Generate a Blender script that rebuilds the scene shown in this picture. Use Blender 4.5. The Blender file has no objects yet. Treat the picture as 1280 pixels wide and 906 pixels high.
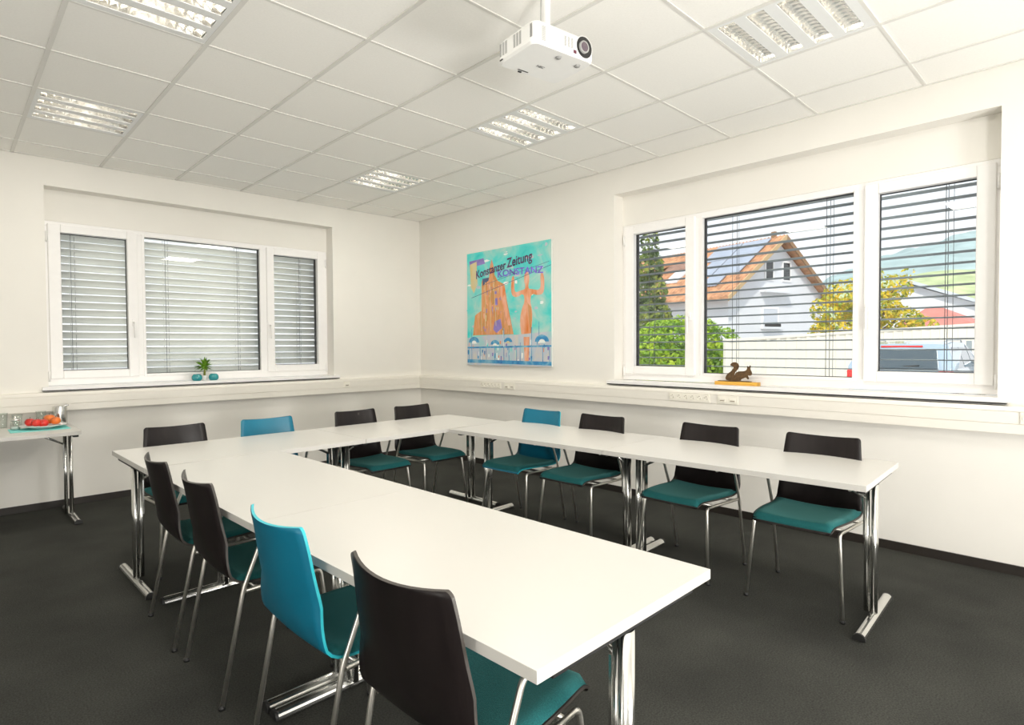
import bpy, bmesh, math, random
from mathutils import Vector, Matrix, noise
PI = math.pi
scene = bpy.context.scene
C = scene.collection

# ------------------------------------------------------------------ camera
CAM = Vector((-4.6524, -6.2414, 1.366))
RT = Vector((0.7377351, -0.67505957, -0.00644202))
UP = Vector((0.02184244, 0.01433075, 0.99965871))
FW = Vector((0.67473686, 0.73762403, -0.02531725))
FPX = 735.7266
RH = Vector((0.7377, -0.6751, 0)); FH = Vector((0.6751, 0.7377, 0))
cam = bpy.data.cameras.new('camera'); co = bpy.data.objects.new('camera', cam); C.objects.link(co)
m = Matrix.Identity(4)
for i in range(3):
    m[i][0], m[i][1], m[i][2], m[i][3] = RT[i], UP[i], -FW[i], CAM[i]
co.matrix_world = m
cam.sensor_width = 36; cam.sensor_fit = 'HORIZONTAL'
cam.lens = FPX/1280*36
cam.shift_x = (640-599.8)/1280
cam.shift_y = (452.34-453)/1280
cam.clip_start = .05; cam.clip_end = 3000
scene.camera = co

def out(px, depth, z=None, py=None):
    """a point outdoors: how far to the side and how far away it stands (metres), turned into world metres"""
    lat = (px-599.8)/FPX*depth
    p = CAM + RH*lat + FH*depth
    if py is not None: z = 1.366 + (433.7-py)/FPX*depth
    return Vector((p.x, p.y, z or 0))

# ------------------------------------------------------------------ materials
def new_mat(name):
    mt = bpy.data.materials.new(name); mt.use_nodes = True
    nt = mt.node_tree; b = nt.nodes['Principled BSDF']
    return mt, nt, b
def mat(name, col, rough=.5, metal=0, spec=None, var=0, scale=20, bump=0, bscale=None, emit=0, coat=0, stretch=None, detail=3):
    mt, nt, b = new_mat(name)
    b.inputs['Base Color'].default_value = (*col, 1)
    b.inputs['Roughness'].default_value = rough
    b.inputs['Metallic'].default_value = metal
    if spec is not None: b.inputs['Specular IOR Level'].default_value = spec
    if coat: b.inputs['Coat Weight'].default_value = coat
    tc = nt.nodes.new('ShaderNodeTexCoord')
    mp = nt.nodes.new('ShaderNodeMapping'); nt.links.new(tc.outputs['Object'], mp.inputs['Vector'])
    if stretch: mp.inputs['Scale'].default_value = stretch
    nz = nt.nodes.new('ShaderNodeTexNoise'); nz.inputs['Scale'].default_value = scale; nz.inputs['Detail'].default_value = detail
    nt.links.new(mp.outputs['Vector'], nz.inputs['Vector'])
    v = var or .03
    rp = nt.nodes.new('ShaderNodeValToRGB')
    rp.color_ramp.elements[0].position = .3; rp.color_ramp.elements[1].position = .7
    rp.color_ramp.elements[0].color = (*[max(0, c*(1-v)) for c in col], 1)
    rp.color_ramp.elements[1].color = (*[min(1, c*(1+v)) for c in col], 1)
    nt.links.new(nz.outputs['Fac'], rp.inputs['Fac']); nt.links.new(rp.outputs['Color'], b.inputs['Base Color'])
    if bump:
        n2 = nt.nodes.new('ShaderNodeTexNoise'); n2.inputs['Scale'].default_value = bscale or scale*4
        nt.links.new(mp.outputs['Vector'], n2.inputs['Vector'])
        bp = nt.nodes.new('ShaderNodeBump'); bp.inputs['Strength'].default_value = bump; bp.inputs['Distance'].default_value = .01
        nt.links.new(n2.outputs['Fac'], bp.inputs['Height']); nt.links.new(bp.outputs['Normal'], b.inputs['Normal'])
    if emit:
        b.inputs['Emission Color'].default_value = (1, .93, .82, 1); b.inputs['Emission Strength'].default_value = emit
    return mt
M = {}
M['wall'] = mat('wall_paint', (.82, .80, .75), .75, var=.012, scale=3, bump=.05, bscale=160)
M['reveal'] = mat('reveal_paint', (.86, .845, .81), .75, var=.01, scale=3)
M['ceil'] = mat('ceiling_tile', (.92, .91, .87), .85, var=.02, scale=90, bump=.05, bscale=220)
M['grid'] = mat('ceiling_grid_metal', (.74, .73, .69), .5, var=.01)
M['rear'] = mat('rear_wall_paint', (.86, .85, .82), .85)
M['carpet'] = mat('carpet', (.050, .051, .046), .95, spec=.1, var=.35, scale=150, bump=.5, bscale=700, detail=6)
_nt = M['carpet'].node_tree; _b = _nt.nodes['Principled BSDF']
_tc = _nt.nodes.new('ShaderNodeTexCoord'); _n = _nt.nodes.new('ShaderNodeTexNoise'); _n.inputs['Scale'].default_value = 2.2; _n.inputs['Detail'].default_value = 4
_r = _nt.nodes.new('ShaderNodeValToRGB'); _r.color_ramp.elements[0].position = .3; _r.color_ramp.elements[0].color = (.82, .82, .82, 1); _r.color_ramp.elements[1].position = .7; _r.color_ramp.elements[1].color = (1.22, 1.22, 1.2, 1)
_m = _nt.nodes.new('ShaderNodeMix'); _m.data_type = 'RGBA'; _m.blend_type = 'MULTIPLY'; _m.inputs[0].default_value = 1
_nt.links.new(_tc.outputs['Object'], _n.inputs['Vector']); _nt.links.new(_n.outputs['Fac'], _r.inputs['Fac'])
_src = _b.inputs['Base Color'].links[0].from_socket
_nt.links.new(_src, _m.inputs[6]); _nt.links.new(_r.outputs['Color'], _m.inputs[7]); _nt.links.new(_m.outputs[2], _b.inputs['Base Color'])
M['skirt'] = mat('dark_skirting', (.018, .014, .011), .5)
M['pvc'] = mat('window_plastic', (.88, .87, .86), .35, var=.01)
M['gasket'] = mat('black_gasket', (.012, .012, .013), .6)
M['trunk'] = mat('trunking_plastic', (.83, .80, .73), .42, var=.01)
M['socket'] = mat('socket_plastic', (.86, .83, .74), .35, var=.01)
M['sockdark'] = mat('socket_recess', (.35, .31, .24), .5)
M['top'] = mat('white_laminate', (.65, .635, .60), .33, var=.008, scale=2)
M['edge'] = mat('laminate_edge', (.84, .82, .76), .4, var=.01)
M['chrome'] = mat('chrome', (.76, .76, .74), .20, metal=1, var=.01)
M['steel'] = mat('brushed_steel', (.62, .62, .60), .25, metal=1, var=.04, scale=60)
M['tube'] = mat('matt_chrome', (.80, .78, .72), .36, metal=1, var=.01)
M['black'] = mat('black_plastic', (.012, .012, .012), .5)
M['ply'] = mat('black_stained_plywood', (.011, .008, .008), .36, spec=.3, var=.2, scale=30, stretch=(1, 1, .08))
M['ply_edge'] = mat('plywood_edge', (.055, .048, .042), .4, var=.2, scale=40)
M['blue'] = mat('turquoise_lacquer', (.002, .15, .245), .38, var=.02)
M['blue_edge'] = mat('turquoise_edge', (.03, .50, .58), .35)
M['teal'] = mat('teal_upholstery', (.016, .135, .140), .9, spec=.2, var=.25, scale=260, bump=.35, bscale=500, detail=6)
M['teal'].node_tree.nodes['Principled BSDF'].inputs['Sheen Weight'].default_value = .5
M['teal'].node_tree.nodes['Principled BSDF'].inputs['Sheen Roughness'].default_value = .4
M['teal'].node_tree.nodes['Principled BSDF'].inputs['Sheen Tint'].default_value = (.35, .9, .85, 1)
M['slat'] = mat('slat_grey', (.30, .345, .36), .4, var=.02)
M['slat_light'] = mat('slat_light', (.93, .93, .87), .4, var=.02)
M['cord'] = mat('cord_grey', (.14, .15, .16), .6)
M['lampw'] = mat('lamp_housing', (.80, .81, .80), .45, var=.01)
M['lampm'] = mat('louvre_aluminium', (.92, .91, .88), .2, metal=1, var=.02)
M['louv'] = mat('louvre_white', (.90, .89, .84), .3, spec=.6, var=.01)
M['lampt'] = mat('lamp_tube', (.95, .93, .88), .3, emit=14)
M['proj'] = mat('projector_white', (.86, .86, .84), .4, var=.01)
M['projg'] = mat('projector_grille', (.36, .36, .35), .5)
M['lens'] = mat('lens_glass', (.10, .07, .09), .05, coat=1)
M['wood'] = mat('pine_block', (.75, .42, .07), .5, var=.15, scale=18, stretch=(1, .2, 6))
M['rust'] = mat('rusted_steel', (.10, .055, .02), .8, var=.4, scale=60)
M['leaf'] = mat('leaf_green', (.14, .30, .02), .5, var=.5, scale=40)
M['stem'] = mat('stem_green', (.25, .28, .04), .6, var=.3)
M['vase'] = mat('teal_glass', (.02, .30, .33), .12, coat=.6, var=.1)
M['porc'] = mat('porcelain', (.84, .84, .82), .2)
M['matc'] = mat('turquoise_placemat', (.22, .70, .66), .7, var=.05)
M['apple'] = mat('apple_red', (.52, .02, .012), .3, var=.55, scale=14, coat=.3)
M['apple_y'] = mat('apple_yellow_red', (.72, .16, .02), .3, var=.5, scale=14, coat=.3)
M['asphalt'] = mat('asphalt', (.42, .41, .39), .9, var=.1, scale=3)
M['render'] = mat('house_render', (.74, .75, .77), .9, var=.03, scale=.6)
M['rooftile'] = None
M['fence'] = mat('garage_panel', (.82, .77, .66), .7, var=.03, scale=1)
M['fence_g'] = mat('panel_groove', (.50, .46, .38), .8)
M['solar'] = mat('solar_panel', (.34, .37, .44), .35, var=.1, scale=1.2)
M['glassdark'] = mat('house_window_glass', (.03, .035, .04), .1)
M['woodt'] = mat('roof_timber', (.30, .17, .08), .7)
M['barge'] = mat('bargeboard', (.55, .38, .20), .7)
M['carpaint'] = mat('car_paint', (.42, .52, .60), .25, metal=.4, coat=.8, var=.02)
M['carglass'] = mat('car_glass', (.05, .075, .09), .06, coat=.6)
M['red'] = mat('red_lens', (.75, .03, .03), .25)
M['redroof'] = mat('red_roof', (.62, .20, .16), .8, var=.1, scale=2)
M['greyroof'] = mat('grey_roof', (.58, .63, .68), .7, var=.05, scale=2)
M['hill'] = mat('wooded_hill', (.33, .42, .41), .95, var=.16, scale=.06, detail=8)  # distance haze mixed into the pale base colour
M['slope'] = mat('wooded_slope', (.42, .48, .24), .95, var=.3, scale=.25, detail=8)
M['bark'] = mat('bark', (.10, .07, .045), .9, var=.3, scale=12, bump=.5)

def glass_mat(name, tint=(1, 1, 1), ior=1.5):
    mt = bpy.data.materials.new(name); mt.use_nodes = True; nt = mt.node_tree; nt.nodes.clear()
    o = nt.nodes.new('ShaderNodeOutputMaterial'); mx = nt.nodes.new('ShaderNodeMixShader')
    t = nt.nodes.new('ShaderNodeBsdfTransparent'); t.inputs[0].default_value = (*tint, 1)
    g = nt.nodes.new('ShaderNodeBsdfGlossy'); g.inputs['Roughness'].default_value = 0.0
    lw = nt.nodes.new('ShaderNodeLayerWeight'); lw.inputs['Blend'].default_value = .5
    pw = nt.nodes.new('ShaderNodeMath'); pw.operation = 'POWER'; pw.inputs[1].default_value = 5; nt.links.new(lw.outputs['Facing'], pw.inputs[0])
    f = nt.nodes.new('ShaderNodeMath'); f.operation = 'MULTIPLY_ADD'; f.inputs[1].default_value = .9; f.inputs[2].default_value = ior; nt.links.new(pw.outputs[0], f.inputs[0])
    nt.links.new(f.outputs[0], mx.inputs[0]); nt.links.new(t.outputs[0], mx.inputs[1]); nt.links.new(g.outputs[0], mx.inputs[2])
    nt.links.new(mx.outputs[0], o.inputs[0]); return mt
M['glass'] = glass_mat('window_glass', (.98, .99, .99), .05)
M['drink'] = glass_mat('drinking_glass', (.96, .98, .97), .05)

def roof_mat(name, a, b_, sx, sy):
    mt, nt, b = new_mat(name); b.inputs['Roughness'].default_value = .85
    tc = nt.nodes.new('ShaderNodeTexCoord')
    br = nt.nodes.new('ShaderNodeTexBrick'); br.inputs['Scale'].default_value = 1
    br.inputs['Color1'].default_value = (*a, 1); br.inputs['Color2'].default_value = (*b_, 1)
    br.inputs['Mortar'].default_value = (*[c*.45 for c in a], 1)
    br.inputs['Brick Width'].default_value = sx; br.inputs['Row Height'].default_value = sy; br.inputs['Mortar Size'].default_value = .04
    nt.links.new(tc.outputs['UV'], br.inputs['Vector']); nt.links.new(br.outputs['Color'], b.inputs['Base Color'])
    return mt
M['rooftile'] = mat('clay_roof_tiles', (.50, .25, .13), .85, var=.4, scale=2.2, detail=6)
M['rooftile_d'] = mat('brown_roof_tiles', (.30, .17, .12), .85, var=.3, scale=2.2, detail=6)

def leaf_mat(name, cols):
    mt, nt, b = new_mat(name); b.inputs['Roughness'].default_value = .55
    tc = nt.nodes.new('ShaderNodeTexCoord'); nz = nt.nodes.new('ShaderNodeTexNoise'); nz.inputs['Scale'].default_value = 2.6; nz.inputs['Detail'].default_value = 5
    rp = nt.nodes.new('ShaderNodeValToRGB')
    el = rp.color_ramp.elements
    el[0].position = .35; el[0].color = (*cols[0], 1); el[1].position = .65; el[1].color = (*cols[-1], 1)
    if len(cols) > 2:
        e = el.new(.5); e.color = (*cols[1], 1)
    nt.links.new(tc.outputs['Object'], nz.inputs['Vector']); nt.links.new(nz.outputs['Fac'], rp.inputs['Fac'])
    nt.links.new(rp.outputs['Color'], b.inputs['Base Color'])
    b.inputs['Subsurface Weight'].default_value = 0
    tr = nt.nodes.new('ShaderNodeBsdfTranslucent'); nt.links.new(rp.outputs['Color'], tr.inputs[0])
    mx = nt.nodes.new('ShaderNodeMixShader'); mx.inputs[0].default_value = .4
    o = nt.nodes['Material Output']
    nt.links.new(b.outputs[0], mx.inputs[1]); nt.links.new(tr.outputs[0], mx.inputs[2]); nt.links.new(mx.outputs[0], o.inputs[0])
    return mt
M['lv_dark'] = leaf_mat('conifer_leaves', [(.05, .10, .03), (.16, .24, .06), (.48, .50, .08)])
M['lv_bush'] = leaf_mat('bush_leaves', [(.08, .20, .01), (.30, .50, .02), (.58, .72, .04)])
M['lv_yel'] = leaf_mat('autumn_leaves', [(.16, .28, .03), (.65, .58, .03), (.95, .62, .02)])

# ------------------------------------------------------------------ mesh builder
class MB:
    def __init__(s): s.v = []; s.f = []; s.mi = []; s.sm = []; s.cur = 0
    def add(s, vs, fs, smooth=False):
        n = len(s.v); s.v += [tuple(p) for p in vs]
        for f in fs: s.f.append([i+n for i in f]); s.mi.append(s.cur); s.sm.append(smooth)
        return s
    def box(s, a, b, rot=0, piv=None):
        x0, y0, z0 = a; x1, y1, z1 = b
        x0, x1 = min(x0, x1), max(x0, x1); y0, y1 = min(y0, y1), max(y0, y1); z0, z1 = min(z0, z1), max(z0, z1)
        vs = [(x0, y0, z0), (x1, y0, z0), (x1, y1, z0), (x0, y1, z0), (x0, y0, z1), (x1, y0, z1), (x1, y1, z1), (x0, y1, z1)]
        if rot:
            c, q = math.cos(rot), math.sin(rot); px, py = piv or ((x0+x1)/2, (y0+y1)/2)
            vs = [(px+(x-px)*c-(y-py)*q, py+(x-px)*q+(y-py)*c, z) for x, y, z in vs]
        return s.add(vs, [(0, 3, 2, 1), (4, 5, 6, 7), (0, 1, 5, 4), (1, 2, 6, 5), (2, 3, 7, 6), (3, 0, 4, 7)])
    def prism(s, pts, a, b, axis='z'):
        """extrude a 2-D outline between a and b along axis"""
        n = len(pts)
        def P(p, h):
            if axis == 'z': return (p[0], p[1], h)
            if axis == 'y': return (p[0], h, p[1])
            return (h, p[0], p[1])
        vs = [P(p, a) for p in pts]+[P(p, b) for p in pts]
        fs = [tuple(range(n))[::-1], tuple(range(n, 2*n))]+[(i, (i+1) % n, n+(i+1) % n, n+i) for i in range(n)]
        return s.add(vs, fs)
    def tube(s, pts, r, n=12, caps=True, sx=1.0, upv=None):
        pts = [Vector(p) for p in pts]; vs = []; fs = []
        prev = None
        for i, p in enumerate(pts):
            d = (pts[min(i+1, len(pts)-1)]-pts[max(i-1, 0)]).normalized()
            if prev is None:
                u = Vector(upv) if upv else (Vector((0, 0, 1)) if abs(d.z) < .9 else Vector((1, 0, 0)))
                u = (u-d*u.dot(d)).normalized()
            else: u = (prev-d*prev.dot(d)).normalized()
            prev = u; w = d.cross(u)
            rr = r[i] if isinstance(r, (list, tuple)) else r
            for k in range(n):
                a = 2*PI*k/n; vs.append(p+u*math.cos(a)*rr*sx+w*math.sin(a)*rr)
        for i in range(len(pts)-1):
            for k in range(n):
                fs.append((i*n+k, i*n+(k+1) % n, (i+1)*n+(k+1) % n, (i+1)*n+k))
        s.add(vs, fs, True)
        if caps:
            s.add(vs[:n], [tuple(range(n))[::-1]]); s.add(vs[-n:], [tuple(range(n))])
        return s
    def lathe(s, prof, c=(0, 0, 0), n=28, smooth=True):
        vs = []; fs = []
        for r, z in prof:
            for k in range(n):
                a = 2*PI*k/n; vs.append((c[0]+r*math.cos(a), c[1]+r*math.sin(a), c[2]+z))
        for i in range(len(prof)-1):
            for k in range(n): fs.append((i*n+k, i*n+(k+1) % n, (i+1)*n+(k+1) % n, (i+1)*n+k))
        return s.add(vs, fs, smooth)
    def ball(s, c, r, sq=(1, 1, 1), n=14):
        vs = []; fs = []
        for i in range(n+1):
            t = PI*i/n
            for k in range(n*2):
                a = PI*k/n; vs.append((c[0]+r*sq[0]*math.sin(t)*math.cos(a), c[1]+r*sq[1]*math.sin(t)*math.sin(a), c[2]+r*sq[2]*math.cos(t)))
        for i in range(n):
            for k in range(2*n): fs.append((i*2*n+k, (i+1)*2*n+k, (i+1)*2*n+(k+1) % (2*n), i*2*n+(k+1) % (2*n)))
        return s.add(vs, fs, True)
    def build(s, name, mats, parent=None, bevel=0, solid=0, loc=None, rz=0, sub=0):
        me = bpy.data.meshes.new(name); me.from_pydata(s.v, [], s.f)
        if not isinstance(mats, (list, tuple)): mats = [mats]
        for mm in mats: me.materials.append(mm)
        me.polygons.foreach_set('material_index', s.mi); me.polygons.foreach_set('use_smooth', s.sm)
        me.validate(); me.update()
        bm = bmesh.new(); bm.from_mesh(me)
        if any(s.sm): bmesh.ops.remove_doubles(bm, verts=bm.verts, dist=1e-6)
        bmesh.ops.recalc_face_normals(bm, faces=bm.faces); bm.to_mesh(me); bm.free()
        o = bpy.data.objects.new(name, me); C.objects.link(o)
        if parent: o.parent = parent
        if loc: o.location = loc
        if rz: o.rotation_euler.z = rz
        if solid:
            md = o.modifiers.new('solid', 'SOLIDIFY'); md.thickness = solid; md.offset = 0
        if sub:
            md = o.modifiers.new('sub', 'SUBSURF'); md.levels = sub; md.render_levels = sub
        if bevel:
            md = o.modifiers.new('bevel', 'BEVEL'); md.width = bevel; md.segments = 2; md.limit_method = 'ANGLE'; md.angle_limit = .7
        return o
def fillet(pts, r, n=6):
    pts = [Vector(p) for p in pts]; o = [pts[0]]
    for i in range(1, len(pts)-1):
        a, b, c = pts[i-1], pts[i], pts[i+1]
        d1 = (a-b); d2 = (c-b); rr = min(r, d1.length*.49, d2.length*.49)
        p1 = b+d1.normalized()*rr; p2 = b+d2.normalized()*rr
        for k in range(n+1):
            t = k/n; o.append(p1*(1-t)**2+b*2*t*(1-t)+p2*t*t)
    o.append(pts[-1]); return o
def tag(o, label, cat, group=None):
    o['label'] = label; o['category'] = cat
    if group: o['group'] = group
    return o
def thing(name, label, cat, loc=(0, 0, 0), rz=0, group=None):
    o = bpy.data.objects.new(name, None); C.objects.link(o); o.location = loc; o.rotation_euler.z = rz
    o.empty_display_size = .1
    return tag(o, label, cat, group)
def struct(o):
    o['kind'] = 'structure'; return o
def kids(o): return [c for c in bpy.data.objects if c.parent == o]
TREE = {}
def copy_tree(o, parent=None):
    c = o.copy(); C.objects.link(c)
    if parent: c.parent = parent
    for ch in kids(o): copy_tree(ch, c)
    return c

# ------------------------------------------------------------------ room shell
HZ = 3.007
X0, Y0 = -7.0, -8.6          # far ends of the room, behind the camera
T = .34                      # wall thickness
# left wall (plane y=0) with its window opening, right wall (plane x=0) with its window opening
L0, L1 = -3.977, -1.26; R0, R1 = -3.02, -5.737; ZS, ZT, ZF = 1.03, 2.773, 2.50
def wall_with_hole(name, a0, a1, h0, h1, axis):
    b = MB()
    def bx(u0, u1, z0, z1, d0=0, d1=T):
        if axis == 'x': b.box((u0, d0, z0), (u1, d1, z1))
        else: b.box((d0, u0, z0), (d1, u1, z1))
    top = HZ+.4
    bx(a0, h0, 0, top); bx(h1, a1, 0, top); bx(h0, h1, 0, ZS); bx(h0, h1, ZT, top)
    bx(h0, h1, ZF, ZT, .145, T)      # the flush roller box above the frame
    return struct(b.build(name, M['wall']))
wall_with_hole('wall_left', X0-T, T, L0, L1, 'x')
wall_with_hole('wall_right', Y0-T, 0, R1, R0, 'y')
struct(MB().box((X0-T, Y0-T, 0), (X0, 0, HZ+.4)).build('wall_rear_left', M['rear']))
struct(MB().box((X0, Y0-T, 0), (0, Y0, HZ+.4)).build('wall_rear_right', M['rear']))
struct(MB().box((X0-T, Y0-T, -.2), (T, T, 0)).build('floor', M['carpet']))
# ceiling: tiles lying in a metal grid, the lamp cells left open
GX = [-.435-.625*n for n in range(0, 12)]; GY = [-3.495+.625*k for k in range(-9, 6)]
xs = sorted([0, X0]+[g for g in GX if X0 < g < 0]); ys = sorted([0, Y0]+[g for g in GY if Y0 < g < 0])
lampcells = []
def cell_of(n, k): return (-.435-.625*(n+1), -.435-.625*n, -3.495+.625*k, -3.495+.625*(k+1))
LAMPS = [(1, -3), (1, 0), (1, 3), (5, 0), (5, 3), (5, -3)]
for n, k in LAMPS: lampcells.append(cell_of(n, k))
b = MB(); W = .012
for i in range(len(xs)-1):
    for j in range(len(ys)-1):
        cx, cy = (xs[i]+xs[i+1])/2, (ys[j]+ys[j+1])/2
        if any(a < cx < c and e < cy < g for a, c, e, g in lampcells): continue
        b.box((xs[i], ys[j], HZ+.004), (xs[i+1], ys[j+1], HZ+.024))
b.box((X0, Y0, HZ+.16), (0, 0, HZ+.2))
struct(b.build('ceiling', M['ceil']))
b = MB()
for x in xs[1:-1]: b.box((x-W, Y0, HZ-.002), (x+W, 0, HZ+.005))
for y in ys[1:-1]:
    b.box((X0, y-W*.7, HZ-.001), (0, y+W*.7, HZ+.0045))
b.box((X0, -.02, HZ-.002), (0, 0, HZ+.004)); b.box((-.02, Y0, HZ-.002), (0, 0, HZ+.004))
struct(b.build('trim_1', M['grid']))
struct(MB().box((X0, -.012, 0), (0, 0, .058)).build('baseboard_left', M['skirt']))
struct(MB().box((-.012, Y0, 0), (0, -.012, .058)).build('baseboard_right', M['skirt']))

# ------------------------------------------------------------------ windows (one design, built twice)
GL = [(.125, .642, 1.18, 2.405), (.793, 1.915, 1.13, 2.448), (2.067, 2.59, 1.18, 2.405)]
SASH = [(.032, .728, 1.108, 2.478), None, (1.986, 2.684, 1.108, 2.478)]
WL = 2.717
def ring(b, o, i, y0, y1):
    (a0, a1, z0, z1), (c0, c1, w0, w1) = o, i
    b.box((a0, y0, z0), (c0, y1, z1)); b.box((c1, y0, z0), (a1, y1, z1))
    b.box((c0, y0, z0), (c1, y1, w0)); b.box((c0, y0, w1), (c1, y1, z1))
def window(name, loc, rz):
    b = MB()
    # outer frame: rails and two mullions
    fo = [(0, .07), (.69, .785), (1.925, 2.03), (WL-.07, WL)]
    for a, c in fo: b.box((a, .15, 1.122), (c, .23, 2.455))
    b.box((0, .15, 1.05), (WL, .23, 1.122)); b.box((0, .15, 2.455), (WL, .23, ZF))
    root = b.build(name, M['pvc'], bevel=.003, loc=loc, rz=rz); struct(root)
    g = GL[1]
    b = MB(); ring(b, (g[0]-.025, g[1]+.025, g[2]-.025, g[3]+.025), g, .146, .2)
    b.build('window_frame', M['pvc'], root, bevel=.003)
    for s, g in ((SASH[0], GL[0]), (SASH[2], GL[2])):
        b = MB(); ring(b, s, g, .128, .2)
        b.build('window_sash', M['pvc'], root, bevel=.006)
    for g in GL:
        b = MB(); ring(b, (g[0]-.012, g[1]+.012, g[2]-.012, g[3]+.012), (g[0]+.004, g[1]-.004, g[2]+.004, g[3]-.004), .178, .20)
        ring(b, (g[0]-.05, g[1]+.05, g[2]-.05, g[3]+.05), (g[0]-.004, g[1]+.004, g[2]-.002, g[3]+.004), .2, .238)
        b.build('gasket', M['gasket'], root)
        MB().box((g[0]-.01, .184, g[2]-.01), (g[1]+.01, .190, g[3]+.01)).build('pane', M['glass'], root)
    for x, z in ((.685, 1.60), (2.012, 1.60)):
        b = MB()
        b.tube(fillet([(x, .128, z+.02), (x, .085, z+.02), (x, .08, z-.125)], .02), .0085, 10)
        b.box((x-.014, .121, z-.015), (x+.014, .129, z+.055))
        b.build('window_handle', M['pvc'], root, bevel=.002)
    for x, z in ((.022, 2.36), (.022, 1.13), (WL-.022, 2.36), (WL-.022, 1.13)):
        b = MB(); b.tube([(x, .132, z-.045), (x, .132, z+.045)], .009, 10)
        b.build('hinge', M['pvc'], root)
    # reveal lining and sill
    MB().box((-.05, -.055, 1.018), (WL+.05, 0, 1.047)).box((.002, -.001, 1.018), (WL-.002, .15, 1.047)).build('window_sill', M['pvc'], root, bevel=.004)
    MB().box((-.045, -.050, 1.010), (WL+.045, -.001, 1.018)).build('sill_shadow', M['gasket'], root)  # dark strip put in as the shadow line below the sill
    return root
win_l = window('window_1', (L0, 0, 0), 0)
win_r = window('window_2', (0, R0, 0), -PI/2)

def blind(name, label, loc, rz, tilt, z0, pitch, mt):
    t = thing(name, label, 'blind', loc, rz)
    b = MB(); n = 0; z = z0
    prof = []
    for k in range(7):
        s = -1+2*k/6; prof.append((.04*s, .006*(1-s*s)))
    ct, st = math.cos(tilt), math.sin(tilt)
    while z > 1.10:
        vs = []
        for x in (.02, WL-.02):
            for (d, h) in prof: vs.append((x, .30+d*ct-h*st, z+d*st+h*ct))
        fs = [(i, i+1, 7+i+1, 7+i) for i in range(6)]
        b.add(vs, fs, True); z -= pitch; n += 1
    b.build('slats', mt, t, solid=.0012)
    MB().box((.02, .27, 1.055), (WL-.02, .33, 1.075)).build('bottom_rail', mt, t, bevel=.003)
    MB().box((.02, .262, 2.455), (WL-.02, .335, 2.498)).build('head_rail', mt, t)
    for x in (.215, 1.0, 1.71, 2.42):
        c = MB(); c.tube([(x, .258, 1.07), (x, .258, 2.47)], .0022, 6); c.tube([(x, .342, 1.07), (x, .342, 2.47)], .0022, 6)
        c.tube([(x+.035, .30, 1.07), (x+.035, .30, 2.47)], .0016, 6)
        c.build('ladder_cord', M['cord'], t)
    for x in (.008, WL-.008):
        MB().box((x-.006, .28, 1.05), (x+.006, .32, 2.49)).build('guide_rail', M['cord'], t)
    return t
blind('venetian_blind', 'pale outdoor venetian blind, slats tilted nearly shut, outside the window above the small plant', (L0, 0, 0), 0, -.76, 2.395, .0690, M['slat_light'])
blind('venetian_blind', 'grey outdoor venetian blind with slats open, outside the window facing the houses', (0, R0, 0), -PI/2, -.07, 2.400, .0715, M['slat'])

# ------------------------------------------------------------------ wall trunking
def trunk(name, label, a, b_, loc, rz):
    prof = [(0, .838), (-.060, .838), (-.063, .842), (-.063, .897), (-.055, .8975), (-.055, .8995), (-.063, .900), (-.063, .970), (-.055, .9705), (-.055, .9725), (-.063, .973), (-.055, 1.0), (0, 1.002)]
    b = MB(); b.prism(prof, a, b_, 'x')
    return tag(b.build(name, M['trunk'], loc=loc, rz=rz, bevel=0), label, 'cable trunking')
trunk('cable_trunking', 'long cream plastic cable trunking along the wall under the shuttered window', X0, -.064, (0, 0, 0), 0)
trunk('cable_trunking', 'long cream plastic cable trunking along the painting wall, fitted with sockets', 0.0, -Y0, (0, 0, 0), -PI/2)
def socket_plate(name, label, cat, s0, s1, n, kind, onright=True, group=None):
    """s0..s1: distance along the wall from the corner"""
    rz = -PI/2 if onright else PI
    w = s1-s0
    t = thing(name, label, cat, (0, -s0, .935) if onright else (-s0, 0, .935), rz, group)
    # local X runs along the wall, -Y towards the room
    sg = -1 if onright else 1
    if onright: f = lambda d: -d
    else: f = lambda d: d
    y0, y1 = f(.0625), f(.069)
    MB().box((0, y0, -.035), (w, y1, .035)).build('cover_plate', M['socket'], t, bevel=.002)
    for k in range(n):
        cx = (k+.5)*w/n
        b = MB()
        if kind == 'power':
            r = .02; rp = [(r, 0), (r*.98, .004), (r*.9, .004), (r*.88, -.003)]
            vs = []; fs = []; N = 24
            for rr, h in rp:
                for q in range(N):
                    a = 2*PI*q/N; vs.append((cx+rr*math.cos(a), y1+f(h), rr*math.sin(a)))
            for i in range(3):
                for q in range(N): fs.append((i*N+q, i*N+(q+1) % N, (i+1)*N+(q+1) % N, (i+1)*N+q))
            b.add(vs, fs, True)
            o = b.build('socket_cup', M['socket'], t)
            c = MB(); c.box((cx-.012, y1, .002), (cx-.007, y1+f(.0015), .008)).box((cx+.007, y1, -.008), (cx+.012, y1+f(.0015), -.002)).box((cx-.004, y1, .013), (cx+.008, y1+f(.002), .017))
            c.build('contact', M['sockdark'], o)
        else:
            b.box((cx-.025, y1, -.022), (cx+.025, y1+f(.006), .012))
            o = b.build('port_housing', M['socket'], t, bevel=.002)
            MB().box((cx-.018, y1+f(.0055), -.012), (cx+.018, y1+f(.0068), -.003)).build('port', M['sockdark'], o)
socket_plate('power_socket_strip', 'cream six-way power socket strip in the trunking under the squirrel', 'power sockets', 3.625, 3.985, 6, 'power')
socket_plate('network_socket', 'cream double network socket just right of the power strip under the squirrel', 'network socket', 4.05, 4.215, 2, 'net')
socket_plate('power_socket_strip', 'cream six-way power socket strip in the trunking under the painting', 'power sockets', 1.235, 1.57, 6, 'power')
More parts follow.
